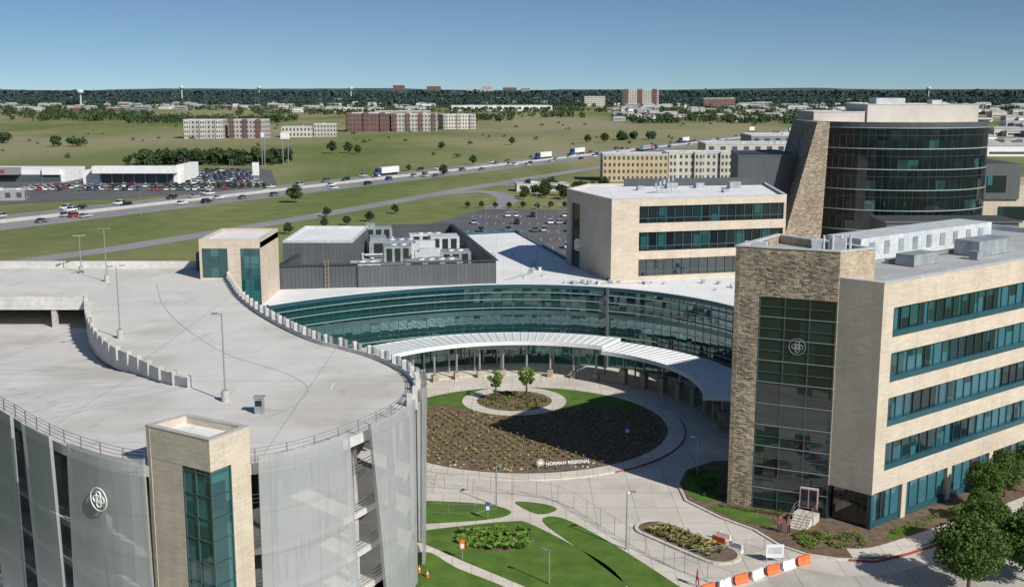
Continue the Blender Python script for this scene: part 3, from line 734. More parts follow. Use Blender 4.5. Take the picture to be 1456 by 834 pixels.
# ================================================================== THREE-STOREY WING
wg=empty('hospital_wing')
wp=[(15.5,174.4),(44.5,182.1),(46.5,208),(13.6,203),(9.4,193)]
T=25.2
b=MB(); b.prism(offs(wp,-.35,True),RZ,T-.5); b.obj('core',['towerglass'],wg)
b=MB()
fl=[wp[0],wp[1]]
for z0,z1 in ((RZ,12.9),(15.6,16.9),(19.9,21.3),(24.0,T)): b.strip(fl,z0,z1,-.4,0)
b.strip(along(wp[0],wp[1],0,4.6),RZ,T-.01,-.42,-.002)
b.strip(along(wp[0],wp[1],22.5,30),RZ,15.7,-.42,-.003)
b.strip([wp[3],wp[4]],RZ,T,-.4,0); 
b.strip(along(wp[4],wp[0],0,2.0),RZ,T,-.4,0); b.strip(along(wp[4],wp[0],6.2,19.4),RZ,T,-.4,0); b.strip(along(wp[4],wp[0],2,6.2),T-2,T,-.4,0)
b.strip([wp[1],wp[2],wp[3]],RZ,T,-.4,0)
b.obj('stone_cladding',['limestone'],wg)
b=MB()
for s in np.arange(4.6,29,1.5):
    p,q=along(wp[0],wp[1],s,s+.09)
    b.strip([p,q],RZ,24,-.34,-.2)
for z in (17.6,22.0,13.6): b.strip(along(wp[0],wp[1],4.6,29.4),z,z+.1,-.34,-.22)
b.obj('mullions',['mullion'],wg)
b=MB()
for z in (19.9,24.0):
    for s in np.arange(5,28,1.5):
        if R.random()<.35: b.strip(along(wp[0],wp[1],s,s+1.4),z-2.7,z-.1,-.36,-.3)
b.obj('teal_window_panes',['wingteal'],wg)  # randomly chosen panes in a lighter teal glass
b=MB(); b.prism(offs(wp,-.4,True),T-.5,T-.3); b.obj('roof',['membrane'],wg)
b=MB(); b.strip(wp,T,T+.08,-.45,.05,closed=True); b.obj('coping',['hvac2'],wg)
b=MB()
for x,y,l,w,h in ((28,198,2,1.4,1.0),(33,199,1.5,1.5,.9),(39,198,2,1.5,1.2),(22,194,1,1,.8),(36,190,1.0,1.0,.6)): b.obox(x,y,.2,l,w,T-.3,T-.3+h)
for x in (24.2,25,25.9,26.6): b.tube((x,188,T-.3),(x,188,T+R.uniform(2.0,3.5)),.06,.04,6); 
for k in range(5): b.obox(24+k*.7,188,.3,.35,.2,T+.6+k*.3,T+1.4+k*.3)
b.obj('roof_equipment',['hvac'],wg)
b=MB(); b.strip([(20,201.5),(46,205)],T-.2,T+1.1,-.05,.05); b.obj('screen',['darkpanel'],wg)
db=empty('dark_panel_block'); dbp=[(44.6,223),(57,225),(57,245),(47,243)]
b=MB(); b.prism(dbp,0,29.0); b.obj('walls',['darkpanel'],db)
b=MB(); b.strip(dbp,29.0,29.2,-.3,.1,closed=True); b.obj('coping',['greypanel'],db)

# ================================================================== ROUND TOWER
rt=empty('round_glass_tower')
dc=(80.5,240); rx,ry=19.0,16.0
el=circle(dc[0],dc[1],rx,60,0,360,ry)
b=MB(); b.prism(el,0,35.2); b.obj('glass_drum',['drumglass'],rt)
b=MB()
for k in range(10):
    z=34.4-4.1*k
    if z>0: b.strip(el,z,z+.18,-.05,.2,closed=True)
b.obj('floor_bands',['mullionlt'],rt)
b=MB()
for k in range(10):
    z=33.0-4.1*k
    if z>0: b.strip(el,z,z+.07,-.02,.06,closed=True)
e2=circle(dc[0],dc[1],rx,78,0,360,ry)
for (x,y),(a,c) in zip(e2,normals(e2,True)): b.obox(x,y,math.atan2(c,a),.12,.04,0,34.4)
b.strip(el,34.62,35.6,-.3,.1,closed=True)
b.obj('mullions',['darkpanel'],rt)
b=MB()
for k in range(9):
    z=30.4-4.1*k
    for i in range(60):
        if z>1 and R.random()<.22: b.strip([el[i],el[(i+1)%60]],z+.1,z+1.9,.0,.03)
b.obj('vision_panes',['wingteal'],rt)
b=MB(); b.prism(circle(dc[0],dc[1],rx-.4,60,0,360,ry-.4),35.2,35.3); b.obj('roof',['membrane'],rt)
b=MB(); b.prism([(62,234),(72.5,234),(72.5,248),(62,248)],30,37.4); b.box(73,234,35.2,95.8,249,38.9); b.obj('penthouse_walls',['stucco'],rt)
b=MB(); b.strip([(73,234),(95.8,234),(95.8,249),(73,249)],38.9,39.05,-.3,.1,closed=True); b.strip([(62,234),(72.5,234),(72.5,248),(62,248)],37.4,37.55,-.3,.1,closed=True)
b.box(76,238,38.9,82,243,40.2); b.box(88,239,38.9,90,242,39.8); b.obj('penthouse_coping',['hvac2'],rt)
b=MB()
P=[(53.0,219,12),(60.5,219,12),(60.5,238,12),(53.0,238,12),(58.8,219,35.8),(61.2,219,35.8),(61.2,238,35.8),(58.8,238,35.8)]
b.hexa(P); b.obj('stone_fin',['ledgestone'],rt)
b=MB(); b.box(71,212,12,96,222,17.2); b.box(70.5,211.6,17.2,96.5,222,17.5); b.obj('podium',['greypanel'],rt)
rw=empty('hospital_rear_wing')
b=MB(); b.box(99,240,0,150,262,22); b.obj('walls',['limestone'],rw)
b=MB(); b.box(98.5,239.5,19,108,262,26.5); b.box(125,239.5,19,150,262,26.5); b.obj('upper_volume',['greypanel'],rw)
b=MB(); b.box(104,239.8,9.5,150,240,12.5); b.box(104,239.8,14.5,150,240,17.4); b.box(101,239.35,20.5,105,239.5,24); b.obj('window_bands',['winglass'],rw)

# ================================================================== RIGHT OFFICE WING
rb=empty('medical_office_building')
B0=(34.6,102.9); B1=(75,134); H=24.3
dx,dy=B1[0]-B0[0],B1[1]-B0[1]; LL=math.hypot(dx,dy); ux,uy=dx/LL,dy/LL; ox,oy=uy,-ux
def W(s,o=0): return (B0[0]+ux*s+ox*o,B0[1]+uy*s+oy*o)
Bi,Ci=W(.02,-.6),W(LL,-.6); Bk=W(LL,-19)
DB=(27.3,118.9)
mp_=[(31.3,106),(34.35,103.1),Bi,Ci,Bk,DB]
b=MB(); b.prism(mp_,3.7,H-.7); b.obj('wall_core',['limestone'],rb)
b=MB(); b.prism([(31.5,106.4),(34.5,103.6),W(.5,-.75),W(LL,-.75),W(LL,-18),(27.6,118.4)],0,3.75); b.obj('ground_floor_glass',['towerglass'],rb)
WZ=[(19.0,21.8),(14.6,17.4),(10.2,13.0),(5.8,8.5)]
b=MB()
edges=[3.75]+[z for w in WZ[::-1] for z in w]+[H]
for i in range(0,len(edges),2): b.strip([W(0),W(LL)],edges[i],edges[i+1],-.62,0)
for z0,z1 in WZ: b.strip([W(0),W(1.75)],z0,z1,-.62,0)
b.strip([(31.25,105.9),(34.56,102.82)],3.7,H,-.3,.05)
b.obj('stone_cladding',['limestone'],rb)
b=MB()
for z0,z1 in WZ: b.strip([W(1.75),W(LL)],z0+.02,z1-.02,-.4,-.3)
b.strip([W(.3),W(LL)],.5,3.75,-.5,-.4)
b.obj('window_glass',['winglass'],rb)
b=MB()
for z0,z1 in WZ:
    b.strip([W(1.7),W(LL)],z0,z0+.55,-.28,.06); b.strip([W(1.7),W(LL)],z1-.08,z1,-.28,-.1); b.strip([W(1.7),W(1.82)],z0+.55,z1-.08,-.28,.04)
b.strip([W(.25),W(LL)],.1,.75,-.38,-.2)
b.strip([W(-.02),W(.35)],.1,3.75,-.5,-.05)
b.obj('teal_spandrels',['tealmetal'],rb)
b=MB(); s=1.75
while s<LL:
    for z0,z1 in WZ: b.strip([W(s),W(s+.06)],z0+.55,z1-.08,-.29,-.18)
    s+=1.5
s=.3
while s<LL: b.strip([W(s),W(s+.09)],.75,3.75,-.4,-.28); s+=1.6
b.obj('mullions',['mullion'],rb)
b=MB(); s=1.9; bl=MB()
while s<LL:
    for z0,z1 in WZ:
        r_=R.random()
        if r_<.4: bl.strip([W(s),W(s+1.3)],z1-.1-R.choice((.7,1.2,2.0)),z1-.1,-.31,-.295)
    s+=1.5
bl.obj('window_blinds',['wingteal'],rb)
for k in range(5,int(LL),8): b.strip([W(k),W(k+.75)],0,3.75,-.45,-.02)
b.obj('ground_columns',['limestone'],rb)
b=MB(); b.prism(mp_,H-.69,H-.55); b.obj('roof',['greyroof'],rb)
b=MB(); pp=[(31.25,105.95),(34.58,102.86)]+[W(LL)]; b.strip(pp,H,H+.08,-.65,.07); b.strip([Ci,Bk,DB],H-.7,H+.08,-.4,.05); b.obj('coping',['hvac2'],rb)
b=MB(); a=math.atan2(uy,ux)
def rbx(s,o,l,w,z0,z1,m=0): x,y=W(s,-o); b.obox(x,y,a,l,w,z0,z1,m)
rbx(25,13.5,26,4.5,H-.5,H+2.0,1); rbx(16,7,4.5,2.2,H-.5,H+.7,0); rbx(29,7,7,3,H-.5,H+1.2,0); rbx(8,9.5,1.2,1.2,H-.5,H+.4,0); rbx(10,14.5,1.4,1.4,H-.5,H+.6,0)
rbx(5,6,.8,.8,H-.5,H+.3,0); rbx(24,5,1,1,H-.5,H+.4,0)
for k in range(9): rbx(14+k*2.7,11.2,.9,.06,H+.1,H+1.5,0)
rbx(22,9.3,16,.5,H-.4,H-.1,0)
b.obj('rooftop_units',['hvac','hvac2','greypanel'],rb)
tA,tB,tC,tD=(22.1,110.0),(31.2,105.8),(35.3,108.2),(28.3,119)
TZ=26.8
Lf=math.hypot(tB[0]-tA[0],tB[1]-tA[1])
inner=[(22.8,110.3),(31.1,106.4),(34.7,108.4),(28.2,118.4)]
b=MB()
b.strip(along(tA,tB,0,2.5),0,TZ,-.5,0); b.strip(along(tA,tB,2.5,Lf),22.0,TZ,-.5,0)
b.strip([tD,tA],0,TZ,-.5,0)
for i in range(230):
    s=R.uniform(.1,Lf-.6); z=R.uniform(.3,TZ-.4) if s<2.0 else R.uniform(22.2,TZ-.4)
    if s>=2.0 or s<1.95: b.strip(along(tA,tB,s,s+R.uniform(.3,.6)),z,z+R.uniform(.12,.2),0,R.uniform(.02,.06))
for i in range(260):
    s=R.uniform(.05,1.9); z=R.uniform(.3,21.8); b.strip(along(tA,tB,s,s+R.uniform(.3,.5)),z,z+R.uniform(.12,.2),0,R.uniform(.02,.06))
b.obj('ledgestone_walls',['ledgestone'],rb)
b=MB(); b.strip([tB,tC,tD],3.6,TZ,-.5,0); b.obj('side_stone_walls',['tanstone'],rb)
b=MB(); b.prism(inner,0,TZ-.9); b.obj('tower_core',['greypanel'],rb)
b=MB(); b.strip(along(tA,tB,2.5,Lf+.02),0,22.0,-.3,-.12); b.strip([tB,(31.6,105.95)],0,22,-.3,-.12)
b.obj('tower_glass',['towerglass'],rb)
b=MB(); b.prism(inner,TZ-.89,TZ-.8); b.obj('tower_roof',['greyroof'],rb)
b=MB()
for s in (2.55,5.0,7.4,Lf-.1): b.strip(along(tA,tB,s,s+.07),0,22,-.13,.02)
z=1.2
while z<22: b.strip(along(tA,tB,2.5,Lf),z,z+.05,-.13,.0); z+=2.2
b.obj('tower_mullions',['mullion'],rb)
b=MB(); z=2.4
while z<22: b.strip(along(tA,tB,2.5,Lf),z,z+.05,0,.04); z+=2.2
b.obj('tower_floor_lines',['mullionlt'],rb)
b=MB(); b.strip([tA,tB,tC,tD],TZ,TZ+.12,-.55,.08,closed=True); b.obj('tower_coping',['hvac2'],rb)
p=along(tA,tB,6.4,6.4)[0]; logo((p[0]-.08,p[1]-.2,17.3),(tB[0]-tA[0],tB[1]-tA[1]),.8,'greyside',rb,.035)
b=MB(); b.obox(32.0,109.6,-.4,1.6,1.0,TZ-.8,TZ+.9); b.obox(30.2,110.5,-.4,1.0,.8,TZ-.8,TZ+.6)
for k in range(4): b.tube((30.5+k*.9,109.2+.1*k,TZ-.8),(30.5+k*.9,109.2+.1*k,TZ+1.2),.12,.12,8)
b.obox(24.5,112,-.4,2.2,.6,TZ-.8,TZ+.2); b.obj('tower_roof_equipment',['hvac2'],rb)
es=empty('entrance_steps'); 
b=MB(); f=Vector((-.56,-.83)); rr=Vector((.83,-.56)); base=Vector((29.4,105.9))
def ep(a_,c_): q=base+f*a_+rr*c_; return (q.x,q.y)
b.prism([ep(0,-1.1),ep(0,1.1),ep(1.6,1.1),ep(1.6,-1.1)],0,.95)
for k in range(5): b.prism([ep(1.6+k*.34,-.9),ep(1.6+k*.34,.9),ep(1.94+k*.34,.9),ep(1.94+k*.34,-.9)],0,.95-.16*(k+1))
b.obj('steps',['walk'],es)
b=MB()
for c_ in (-.95,.95):
    pts3=[(*ep(.2,c_),.95),(*ep(1.6,c_),.95),(*ep(3.3,c_),.15)]
    for q in pts3: b.tube(q,(q[0],q[1],q[2]+.95),.025,.025,6)
    for h_ in (.55,.95):
        for q,w in zip(pts3,pts3[1:]): b.tube((q[0],q[1],q[2]+h_),(w[0],w[1],w[2]+h_),.02,.02,6)
b.obj('handrails',['steel'],es)
b=MB(); dd=along(tA,tB,7.3,9.1)
b.strip(dd,.95,3.1,-.1,.04); b.obj('door_frame',['hvac2'],es)
b=MB(); b.strip(along(tA,tB,7.4,8.16),1.0,2.95,.03,.06); b.strip(along(tA,tB,8.24,9.0),1.0,2.95,.03,.06); b.obj('door_leaves',['red'],es)
b=MB(); b.strip(along(tA,tB,7.46,8.1),1.12,2.85,.05,.08); b.strip(along(tA,tB,8.3,8.94),1.12,2.85,.05,.08); b.obj('door_glass',['carglass'],es)

# ================================================================== FENCE, BARRIERS, LAMPS
def fence(name,P,h=1.8,step=2.6,m='steel'):
    P=resample(P,step); b=MB()
    for x,y in P: b.tube((x,y,0),(x,y,h),.03,.03,6)
    for i,(p,q) in enumerate(zip(P,P[1:])):
        for z in (h-.03,.12): b.tube((*p,z),(*q,z),.016,.016,4)
        for k in range(1,9):
            t=k/9; x,y=p[0]+(q[0]-p[0])*t,p[1]+(q[1]-p[1])*t
            b.tube((x,y,.1),(x,y,h),.004,.004,3)
        for z in (.5,.9,1.35): 
            if z<h: b.tube((*p,z),(*q,z),.004,.004,3)
    return b.obj(name,[m])
fence('chain_link_fence',smoothpath([(-9.7,115.2),(-6,114.5),(-2.1,113.5),(4.6,110.9),(8.4,104.7),(11.3,99.2),(14.5,94.3),(18.7,89.7)],6))
fence('chain_link_fence',[(-9,107.8),(-4,107.2),(-1.6,108.8)],1.1)
fence('chain_link_fence',[(14.5,94.6),(20.5,96.6),(23.4,98.4)],1.5)
def jersey(x,y,a,m):
    b=MB(); L=1.45
    prof=[(-.26,0),(.26,0),(.26,.1),(.12,.33),(.09,.8),(-.09,.8),(-.12,.33),(-.26,.1)]
    ca,sa=math.cos(a),math.sin(a); ring=[]
    for s in (-L/2,L/2): ring.append([(x+s*ca-u*sa,y+s*sa+u*ca,z+.04) for u,z in prof])
    n=len(prof)
    for k in range(n): k2=(k+1)%n; b.poly([ring[0][k],ring[0][k2],ring[1][k2],ring[1][k]])
    b.poly(ring[0][::-1]); b.poly(ring[1])
    b.tube((x+.4*ca,y+.4*sa,.8),(x+.4*ca,y+.4*sa,.92),.07,.07,8); b.tube((x-.4*ca,y-.4*sa,.8),(x-.4*ca,y-.4*sa,.92),.07,.07,8)
    return b.obj('jersey_barrier',[m])
p,q=(16.6,89.4),(26.2,95.3); n_=7
for i in range(n_): t=i/(n_-1); jersey(p[0]+(q[0]-p[0])*t,p[1]+(q[1]-p[1])*t,math.atan2(q[1]-p[1],q[0]-p[0])+R.uniform(-.12,.12),'orange' if i%2==0 else 'whiteplastic')
jersey(19.4,99.6,-.8,'orange'); jersey(20.7,98.2,-.85,'whiteplastic'); jersey(20.0,100.6,-.7,'whiteplastic')
b=MB(); b.box(22.9,95.6,.5,24.5,95.68,1.75,0); b.tube((23.0,95.7,0),(23.0,95.7,1.8),.04,.04,6,1); b.tube((24.4,95.7,0),(24.4,95.7,1.8),.04,.04,6,1); b.box(23.1,95.58,.9,24.3,95.6,1.5,2); b.obj('notice_sign',['white','steel','hvac2'])
lightpole('street_lamp',10.6,98.6,0,5.6,False,1,.3); lightpole('street_lamp',-1.6,109.6,0,4.3,False,1,1.0); lightpole('street_lamp',20.4,118.4,0,4.6,False,1,2.5); lightpole('street_lamp',3.2,91.0,0,3.2,False,1,2.5)
def roadsign(x,y,m,h=2.6,w=.75):
    b=MB(); b.tube((x,y,0),(x,y,h),.04,.04,6,1); b.box(x-w/2,y-.08,h-.9,x+w/2,y-.045,h,0); b.box(x-w/2+.08,y-.09,h-.8,x+w/2-.08,y-.082,h-.4,2); return b.obj('traffic_sign',[m,'steel','white'])
roadsign(13.8,129.8,'blue',2.4,.55); roadsign(-2.4,105.8,'blue',1.9,.5); roadsign(-4.5,96.2,'orange',2.0,.45)
def cone(x,y):
    b=MB(); b.obox(x,y,.3,.42,.42,.04,.09,0); b.tube((x,y,.09),(x,y,.4),.15,.1,10,0); b.tube((x,y,.4),(x,y,.55),.1,.075,10,1); b.tube((x,y,.55),(x,y,.8),.075,.03,10,0); return b.obj('traffic_cone',['orange','white'])
cone(-8.2,93.4); cone(-7.4,92.4)

# ================================================================== TREES near
big=treemesh('oak_tree_mesh',7.2,3.4,120,170,.15,'leaf',.22)
med=treemesh('maple_tree_mesh',5.2,2.1,60,120,.12,'leaf',.28)
place('oak_tree',big,38.6,89.2,0,1.0,.98); place('oak_tree',big,44.8,91.5,0,3.0,.95); place('oak_tree',big,43.6,97.4,0,2.2,.78)
place('maple_tree',med,47.8,108.2,.1,0,1.0); place('maple_tree',med,51.5,112.0,.1,2,1.0); place('maple_tree',med,45.8,104.6,.1,4,.7)
place('maple_tree',med,54.5,113.0,.1,4,1.1)
# ================================================================== HIGHWAY
HO=(-155.,338.); hd=(.4950,.8689); hn=(-.8689,.4950)
def HP(s,o): return (HO[0]+hd[0]*s+hn[0]*o,HO[1]+hd[1]*s+hn[1]*o)
hw=empty('highway')
def hstrip(o0,o1,z,m,name,s0=-500,s1=3200):
    sheet(name,[HP(s0,o0),HP(s1,o0),HP(s1,o1),HP(s0,o1)],z,m,hw)
hstrip(0,16,.06,'hwy','carriageway'); hstrip(20,36,.06,'hwy','carriageway'); hstrip(16,20,.05,'concrete','median')
b=MB()
for o in (.9,15.1,20.9,35.1):
    b.poly([(*HP(-500,o-.1),.075),(*HP(2200,o-.1),.075),(*HP(2200,o+.1),.075),(*HP(-500,o+.1),.075)])
for o in (4.7,8.4,12.1,24.6,28.3,32.0):
    for s in range(-200,1200,12): b.poly([(*HP(s,o-.11),.075),(*HP(s+4,o-.11),.075),(*HP(s+4,o+.11),.075),(*HP(s,o+.11),.075)])
b.obj('lane_markings',['line'],hw)
b=MB()
for o in (2.8,6.5,10.2,13.6,22.8,26.5,30.2,33.6):
    b.poly([(*HP(-500,o-.8),.068),(*HP(3000,o-.8),.068),(*HP(3000,o+.8),.068),(*HP(-500,o+.8),.068)])
b.obj('worn_lanes',['wornlane'],hw)
b=MB(); P=[HP(s,18) for s in range(-500,2600,100)]
b.strip(P,.05,.5,-.3,.3); b.strip(P,.5,1.0,-.12,.12); b.obj('median_barrier',['concrete'],hw)
ribbon('frontage_road',smoothpath([(-230,110),(-190,165),(-118,280),(-100,310),(-60,392),(-9,506),(60,640),(180,850),(330,1110)],8),9,.06,'hwy')
ribbon('side_road',smoothpath([(-40,440),(-14,470),(-2,440),(-6,400)],8),8,.065,'hwy')
ribbon('side_road',smoothpath([(-9,506),(20,500),(40,470),(60,430),(90,420)],8),8,.068,'hwy')
ribbon('country_road',smoothpath([(-520,1000),(-300,960),(-150,1100),(0,1180),(160,1500),(200,2200)],8),10,.06,'hwy')
def carmesh(name,paint,suv=False):
    b=MB(); L,Wd=4.6,1.82; h1=.95 if suv else .82; h2=1.72 if suv else 1.42
    prof=[(-2.3,.35),(-2.3,.75),(-2.15,h1),(-1.0 if not suv else -1.25,h1+.04),(1.9 if not suv else 2.1,h1+.02),(2.25,h1-.08),(2.3,.35)]
    n=len(prof)
    A=[(x,-Wd/2,z) for x,z in prof]; B=[(x,Wd/2,z) for x,z in prof]
    b.poly(A,0); b.poly(B[::-1],0)
    for k in range(n): k2=(k+1)%n; b.poly([A[k],B[k],B[k2],A[k2]],0)
    c=[(-1.0,h1+.03),(-.35,h2-.04),(1.1,h2),(1.8,h1+.03)] if not suv else [(-1.2,h1+.03),(-.65,h2-.04),(1.85,h2),(2.15,h1+.03)]
    w0,w1=Wd/2-.06,Wd/2-.26
    q=lambda s:[(c[0][0],s*w0,c[0][1]),(c[1][0],s*w1,c[1][1]),(c[2][0],s*w1,c[2][1]),(c[3][0],s*w0,c[3][1])]
    a_,d_=q(-1),q(1)
    b.poly(a_,1); b.poly(d_[::-1],1); b.poly([a_[0],d_[0],d_[1],a_[1]],1); b.poly([a_[2],d_[2],d_[3],a_[3]],1)
    b.box(c[1][0]+.02,-w1+.0,h2-.05,c[2][0]-.02,w1-.0,h2+.03,0)
    for x in (.25,): b.hexa([(x-.05,-w0-.01,h1),(x+.05,-w0-.01,h1),(x+.05,w0+.01,h1),(x-.05,w0+.01,h1),(x-.05,-w1-.01,h2-.02),(x+.05,-w1-.01,h2-.02),(x+.05,w1+.01,h2-.02),(x-.05,w1+.01,h2-.02)],0)
    for x in (-1.42,1.42):
        for s in (-1,1): b.tube((x,s*(Wd/2-.2),.34),(x,s*(Wd/2+.02),.34),.34,.34,12,2); b.tube((x,s*(Wd/2+.021),.34),(x,s*(Wd/2+.03),.34),.19,.19,8,3)
    for s in (-1,1): b.box(-2.32,s*.65-.2,.6,-2.28,s*.65+.2,.74,3); b.box(2.28,s*.68-.15,.62,2.33,s*.68+.15,.8,4)
    return b.mesh(name,[paint,'carglass','tyre','hvac2','red'])
paints={}
for nm,c in (('white',(.75,.75,.75)),('silver',(.45,.46,.47)),('black',(.02,.02,.022)),('grey',(.13,.135,.14)),('red',(.40,.03,.03)),('blue',(.03,.07,.20))):
    m,nt,bs=newmat('car_paint_'+nm); bs.inputs['Base Color'].default_value=c4(c); bs.inputs['Roughness'].default_value=.3; bs.inputs['Coat Weight'].default_value=.6; paints[nm]=m
cars=[carmesh('car_mesh_%s_%d'%(k,s),paints[k],bool(s)) for k in paints for s in (0,1)]
wts=[5,5,3,3,4,4,3,3,2,1,1,1]
def car(x,y,a,name='parked_car',z=0): 
    o=addobj(name,R.choices(cars,wts)[0]); o.location=(x,y,z+.02); o.rotation_euler=(0,0,a); return o
def trailer(name,col='white'):
    b=MB(); b.box(0,-1.3,1.15,14.5,1.3,4.05,0); b.box(.3,-.5,.85,14.2,.5,1.15,2)
    b.box(-2.6,-1.25,1.0,-.5,1.25,3.4,1); b.hexa([(-2.6,-1.2,3.4),(-.5,-1.2,3.4),(-.5,1.2,3.4),(-2.6,1.2,3.4),(-1.7,-1.1,4.0),(-.5,-1.1,4.0),(-.5,1.1,4.0),(-1.7,1.1,4.0)],1)
    b.hexa([(-4.4,-1.0,.7),(-2.6,-1.15,.7),(-2.6,1.15,.7),(-4.4,1.0,.7),(-4.3,-.9,1.9),(-2.6,-1.1,2.2),(-2.6,1.1,2.2),(-4.3,.9,1.9)],1)
    b.box(-2.64,-1.05,2.3,-2.59,1.05,3.2,3); b.box(-2.3,-1.27,2.3,-1.4,1.27,3.1,3)
    for x in (-3.6,-1.2,.6,11.6,13.0):
        for s in (-1,1): b.tube((x,s*.85,.5),(x,s*1.22,.5),.5,.5,12,2)
    return b.mesh(name,['whiteplastic' if col=='white' else M['hvac'],paints['blue'] if col=='white' else paints['red'],'tyre','carglass'])
semi=[trailer('semi_truck_mesh'),trailer('semi_truck_mesh_b','grey')]
ah=math.atan2(hd[1],hd[0])
def sem(s,o,k,dirn):
    x,y=HP(s,o); ob=addobj('semi_truck',semi[k]); ob.location=(x,y,.07); ob.rotation_euler=(0,0,ah+(math.pi if dirn>0 else 0))
for s,o,k in ((235,30.5,0),(392,26,0),(447,30,0),(640,30,0),(520,7,1),(760,10,0)): sem(s,o,k,1 if o<18 else -1)
for o in (2.8,6.5,10.2,13.6,22.8,26.5,30.2,33.6):
    s=-60+R.uniform(0,60)
    while s<1250:
        if not any(abs(s-a_)<22 and abs(o-c_)<3 for a_,c_ in ((235,30.5),(392,26),(447,30),(640,30),(520,7),(760,10))):
            x,y=HP(s,o+R.uniform(-.3,.3)); car(x,y,ah+(math.pi if o<18 else 0),'car',.08)
        s+=R.choice((16,30,55,80,100,60))*R.uniform(.8,1.3)*(1.1 if s>500 else 1.0)
for y in (300,318,336,356,376):
    for i in range(14):
        if R.random()<.38: car(-12+i*2.7+R.uniform(-.1,.1),y,rad(90)+R.choice((0,math.pi)),'parked_car',.04)
b=MB()
for y in (300,318,336,356,376):
    for i in range(15): b.poly([(-13.4+i*2.7,y-2.6,.05),(-13.28+i*2.7,y-2.6,.05),(-13.28+i*2.7,y+2.6,.05),(-13.4+i*2.7,y+2.6,.05)])
b.obj('parking_stall_markings',['line'])
# ================================================================== generic buildings
def building(name,x,y,w,d,h,ang=0,wall='cream',floors=3,cols=8,roof='membrane',trim='hvac2',bays=0,bay='brick',winw=.45,gap=None):
    e=empty(name); ca,sa=math.cos(ang),math.sin(ang)
    T_=lambda u,v:(x+u*ca-v*sa,y+u*sa+v*ca)
    b=MB(); b.prism([T_(0,0),T_(w,0),T_(w,d),T_(0,d)],0,h,0,1); b.obj('walls',[wall,roof],e)
    b=MB(); b.strip([T_(0,0),T_(w,0),T_(w,d),T_(0,d)],h,h+h*.05,-.5,.15,closed=True); b.obj('parapet',[trim],e)
    b=MB(); fh=h/floors
    for f in range(floors):
        z0=f*fh+fh*.3; z1=f*fh+fh*.8; cw=w/cols
        for c in range(cols):
            u=c*cw+cw*(1-winw)/2; b.prism([T_(u,-.08),T_(u+cw*winw,-.08),T_(u+cw*winw,.1),T_(u,.1)],z0,z1)
        nc=max(2,int(cols*d/w)); cw=d/nc
        for c in range(nc):
            v=c*cw+cw*.28
            for uu in (0,w): b.prism([T_(uu-.08,v),T_(uu+.08,v),T_(uu+.08,v+cw*.44),T_(uu-.08,v+cw*.44)],z0,z1)
    b.obj('windows',['farwin'],e)
    b=MB()
    for k in range(max(2,int(w*d/250))):
        u,v=R.uniform(.1,.9)*w,R.uniform(.2,.8)*d; q=T_(u,v); b.obox(q[0],q[1],ang,R.uniform(1.5,3),R.uniform(1.2,2.4),h,h+R.uniform(.7,1.5))
    b.obj('roof_units',['hvac2'],e)
    if bays:
        b=MB(); bw=w/bays
        for k in range(bays):
            hk=h*(1.07 if k%2==0 else 1.0)
            if k%2==0: b.prism([T_(k*bw+.1*bw,-1.2),T_(k*bw+.75*bw,-1.2),T_(k*bw+.75*bw,-.1),T_(k*bw+.1*bw,-.1)],0,hk)
        b.obj('wall_bays',[bay],e)
        b=MB()
        for k in range(bays):
            if k%2==0:
                for f in range(floors):
                    for t in (.2,.5): b.prism([T_(k*bw+t*bw,-1.3),T_(k*bw+(t+.16)*bw,-1.3),T_(k*bw+(t+.16)*bw,-1.15),T_(k*bw+t*bw,-1.15)],f*fh+fh*.3,f*fh+fh*.8)
        b.obj('bay_windows',['farwin'],e)
    return e
building('hotel',42,522,30,16,12.2,0,'yellow',4,14,'greyroof'); building('hotel',72.5,528,36,18,12.6,0,'cream',4,14,'greyroof','hvac2',6,'stucco')
building('office_building',100,585,60,25,14,0,'stucco',3,10,'greyroof'); building('office_building',135,640,60,30,16,0,'greyside',3,10,'greyroof')
building('storage_building',2,470,22,8,3.2,.1,'cream',1,5,'hvac2','concrete')
building('apartment_building',-285,985,34,22,15.5,.05,'siding',4,10,'greyroof','hvac2',5,'cream'); building('apartment_building',-247,992,30,22,15.5,-.08,'siding',4,10,'greyroof','hvac2',5,'brick')
building('apartment_building',-205,1010,26,18,9,0,'cream',2,8,'greyroof'); building('apartment_building',-178,1020,20,18,11,.1,'siding',3,7,'greyroof')
building('apartment_building',-167,1145,42,25,18,-.05,'brick',4,12,'greyroof','hvac2',5,'brick'); building('apartment_building',-122,1155,46,25,17,.08,'siding',4,14,'greyroof','hvac2',7,'brick'); building('apartment_building',-74,1215,36,25,15,.25,'cream',4,12,'greyroof','hvac2',5,'siding')
building('apartment_building',-150,1240,60,25,18,0,'brick',4,16,'greyroof','hvac2',7,'siding')
building('warehouse',-120,2250,200,60,10,.05,'white',1,14,'membrane'); building('warehouse',-330,2100,90,40,8,0,'white',1,8,'membrane')
building('tall_hotel',262,2700,84,40,40,-.1,'cream',8,16,'greyroof','hvac2',5,'brick'); building('tall_hotel',178,2800,50,30,24,0,'cream',5,10,'greyroof')
building('brick_hotel',420,2500,70,30,22,.1,'brick',4,12,'greyroof')
building('university_building',-560,7500,90,60,62,0,'brick',6,8,'greyroof'); building('university_building',-300,7400,180,60,42,0,'cream',5,10,'greyroof'); building('university_building',-60,7500,90,60,54,0,'brick',6,8,'greyroof'); building('university_building',-200,7600,60,60,62,0,'siding',6,8,'greyroof')
building('university_building',-760,7300,70,60,68,0,'brick',6,8,'greyroof'); building('university_building',60,7600,60,60,50,0,'greyside',6,8,'greyroof')
dl=empty('car_dealership')
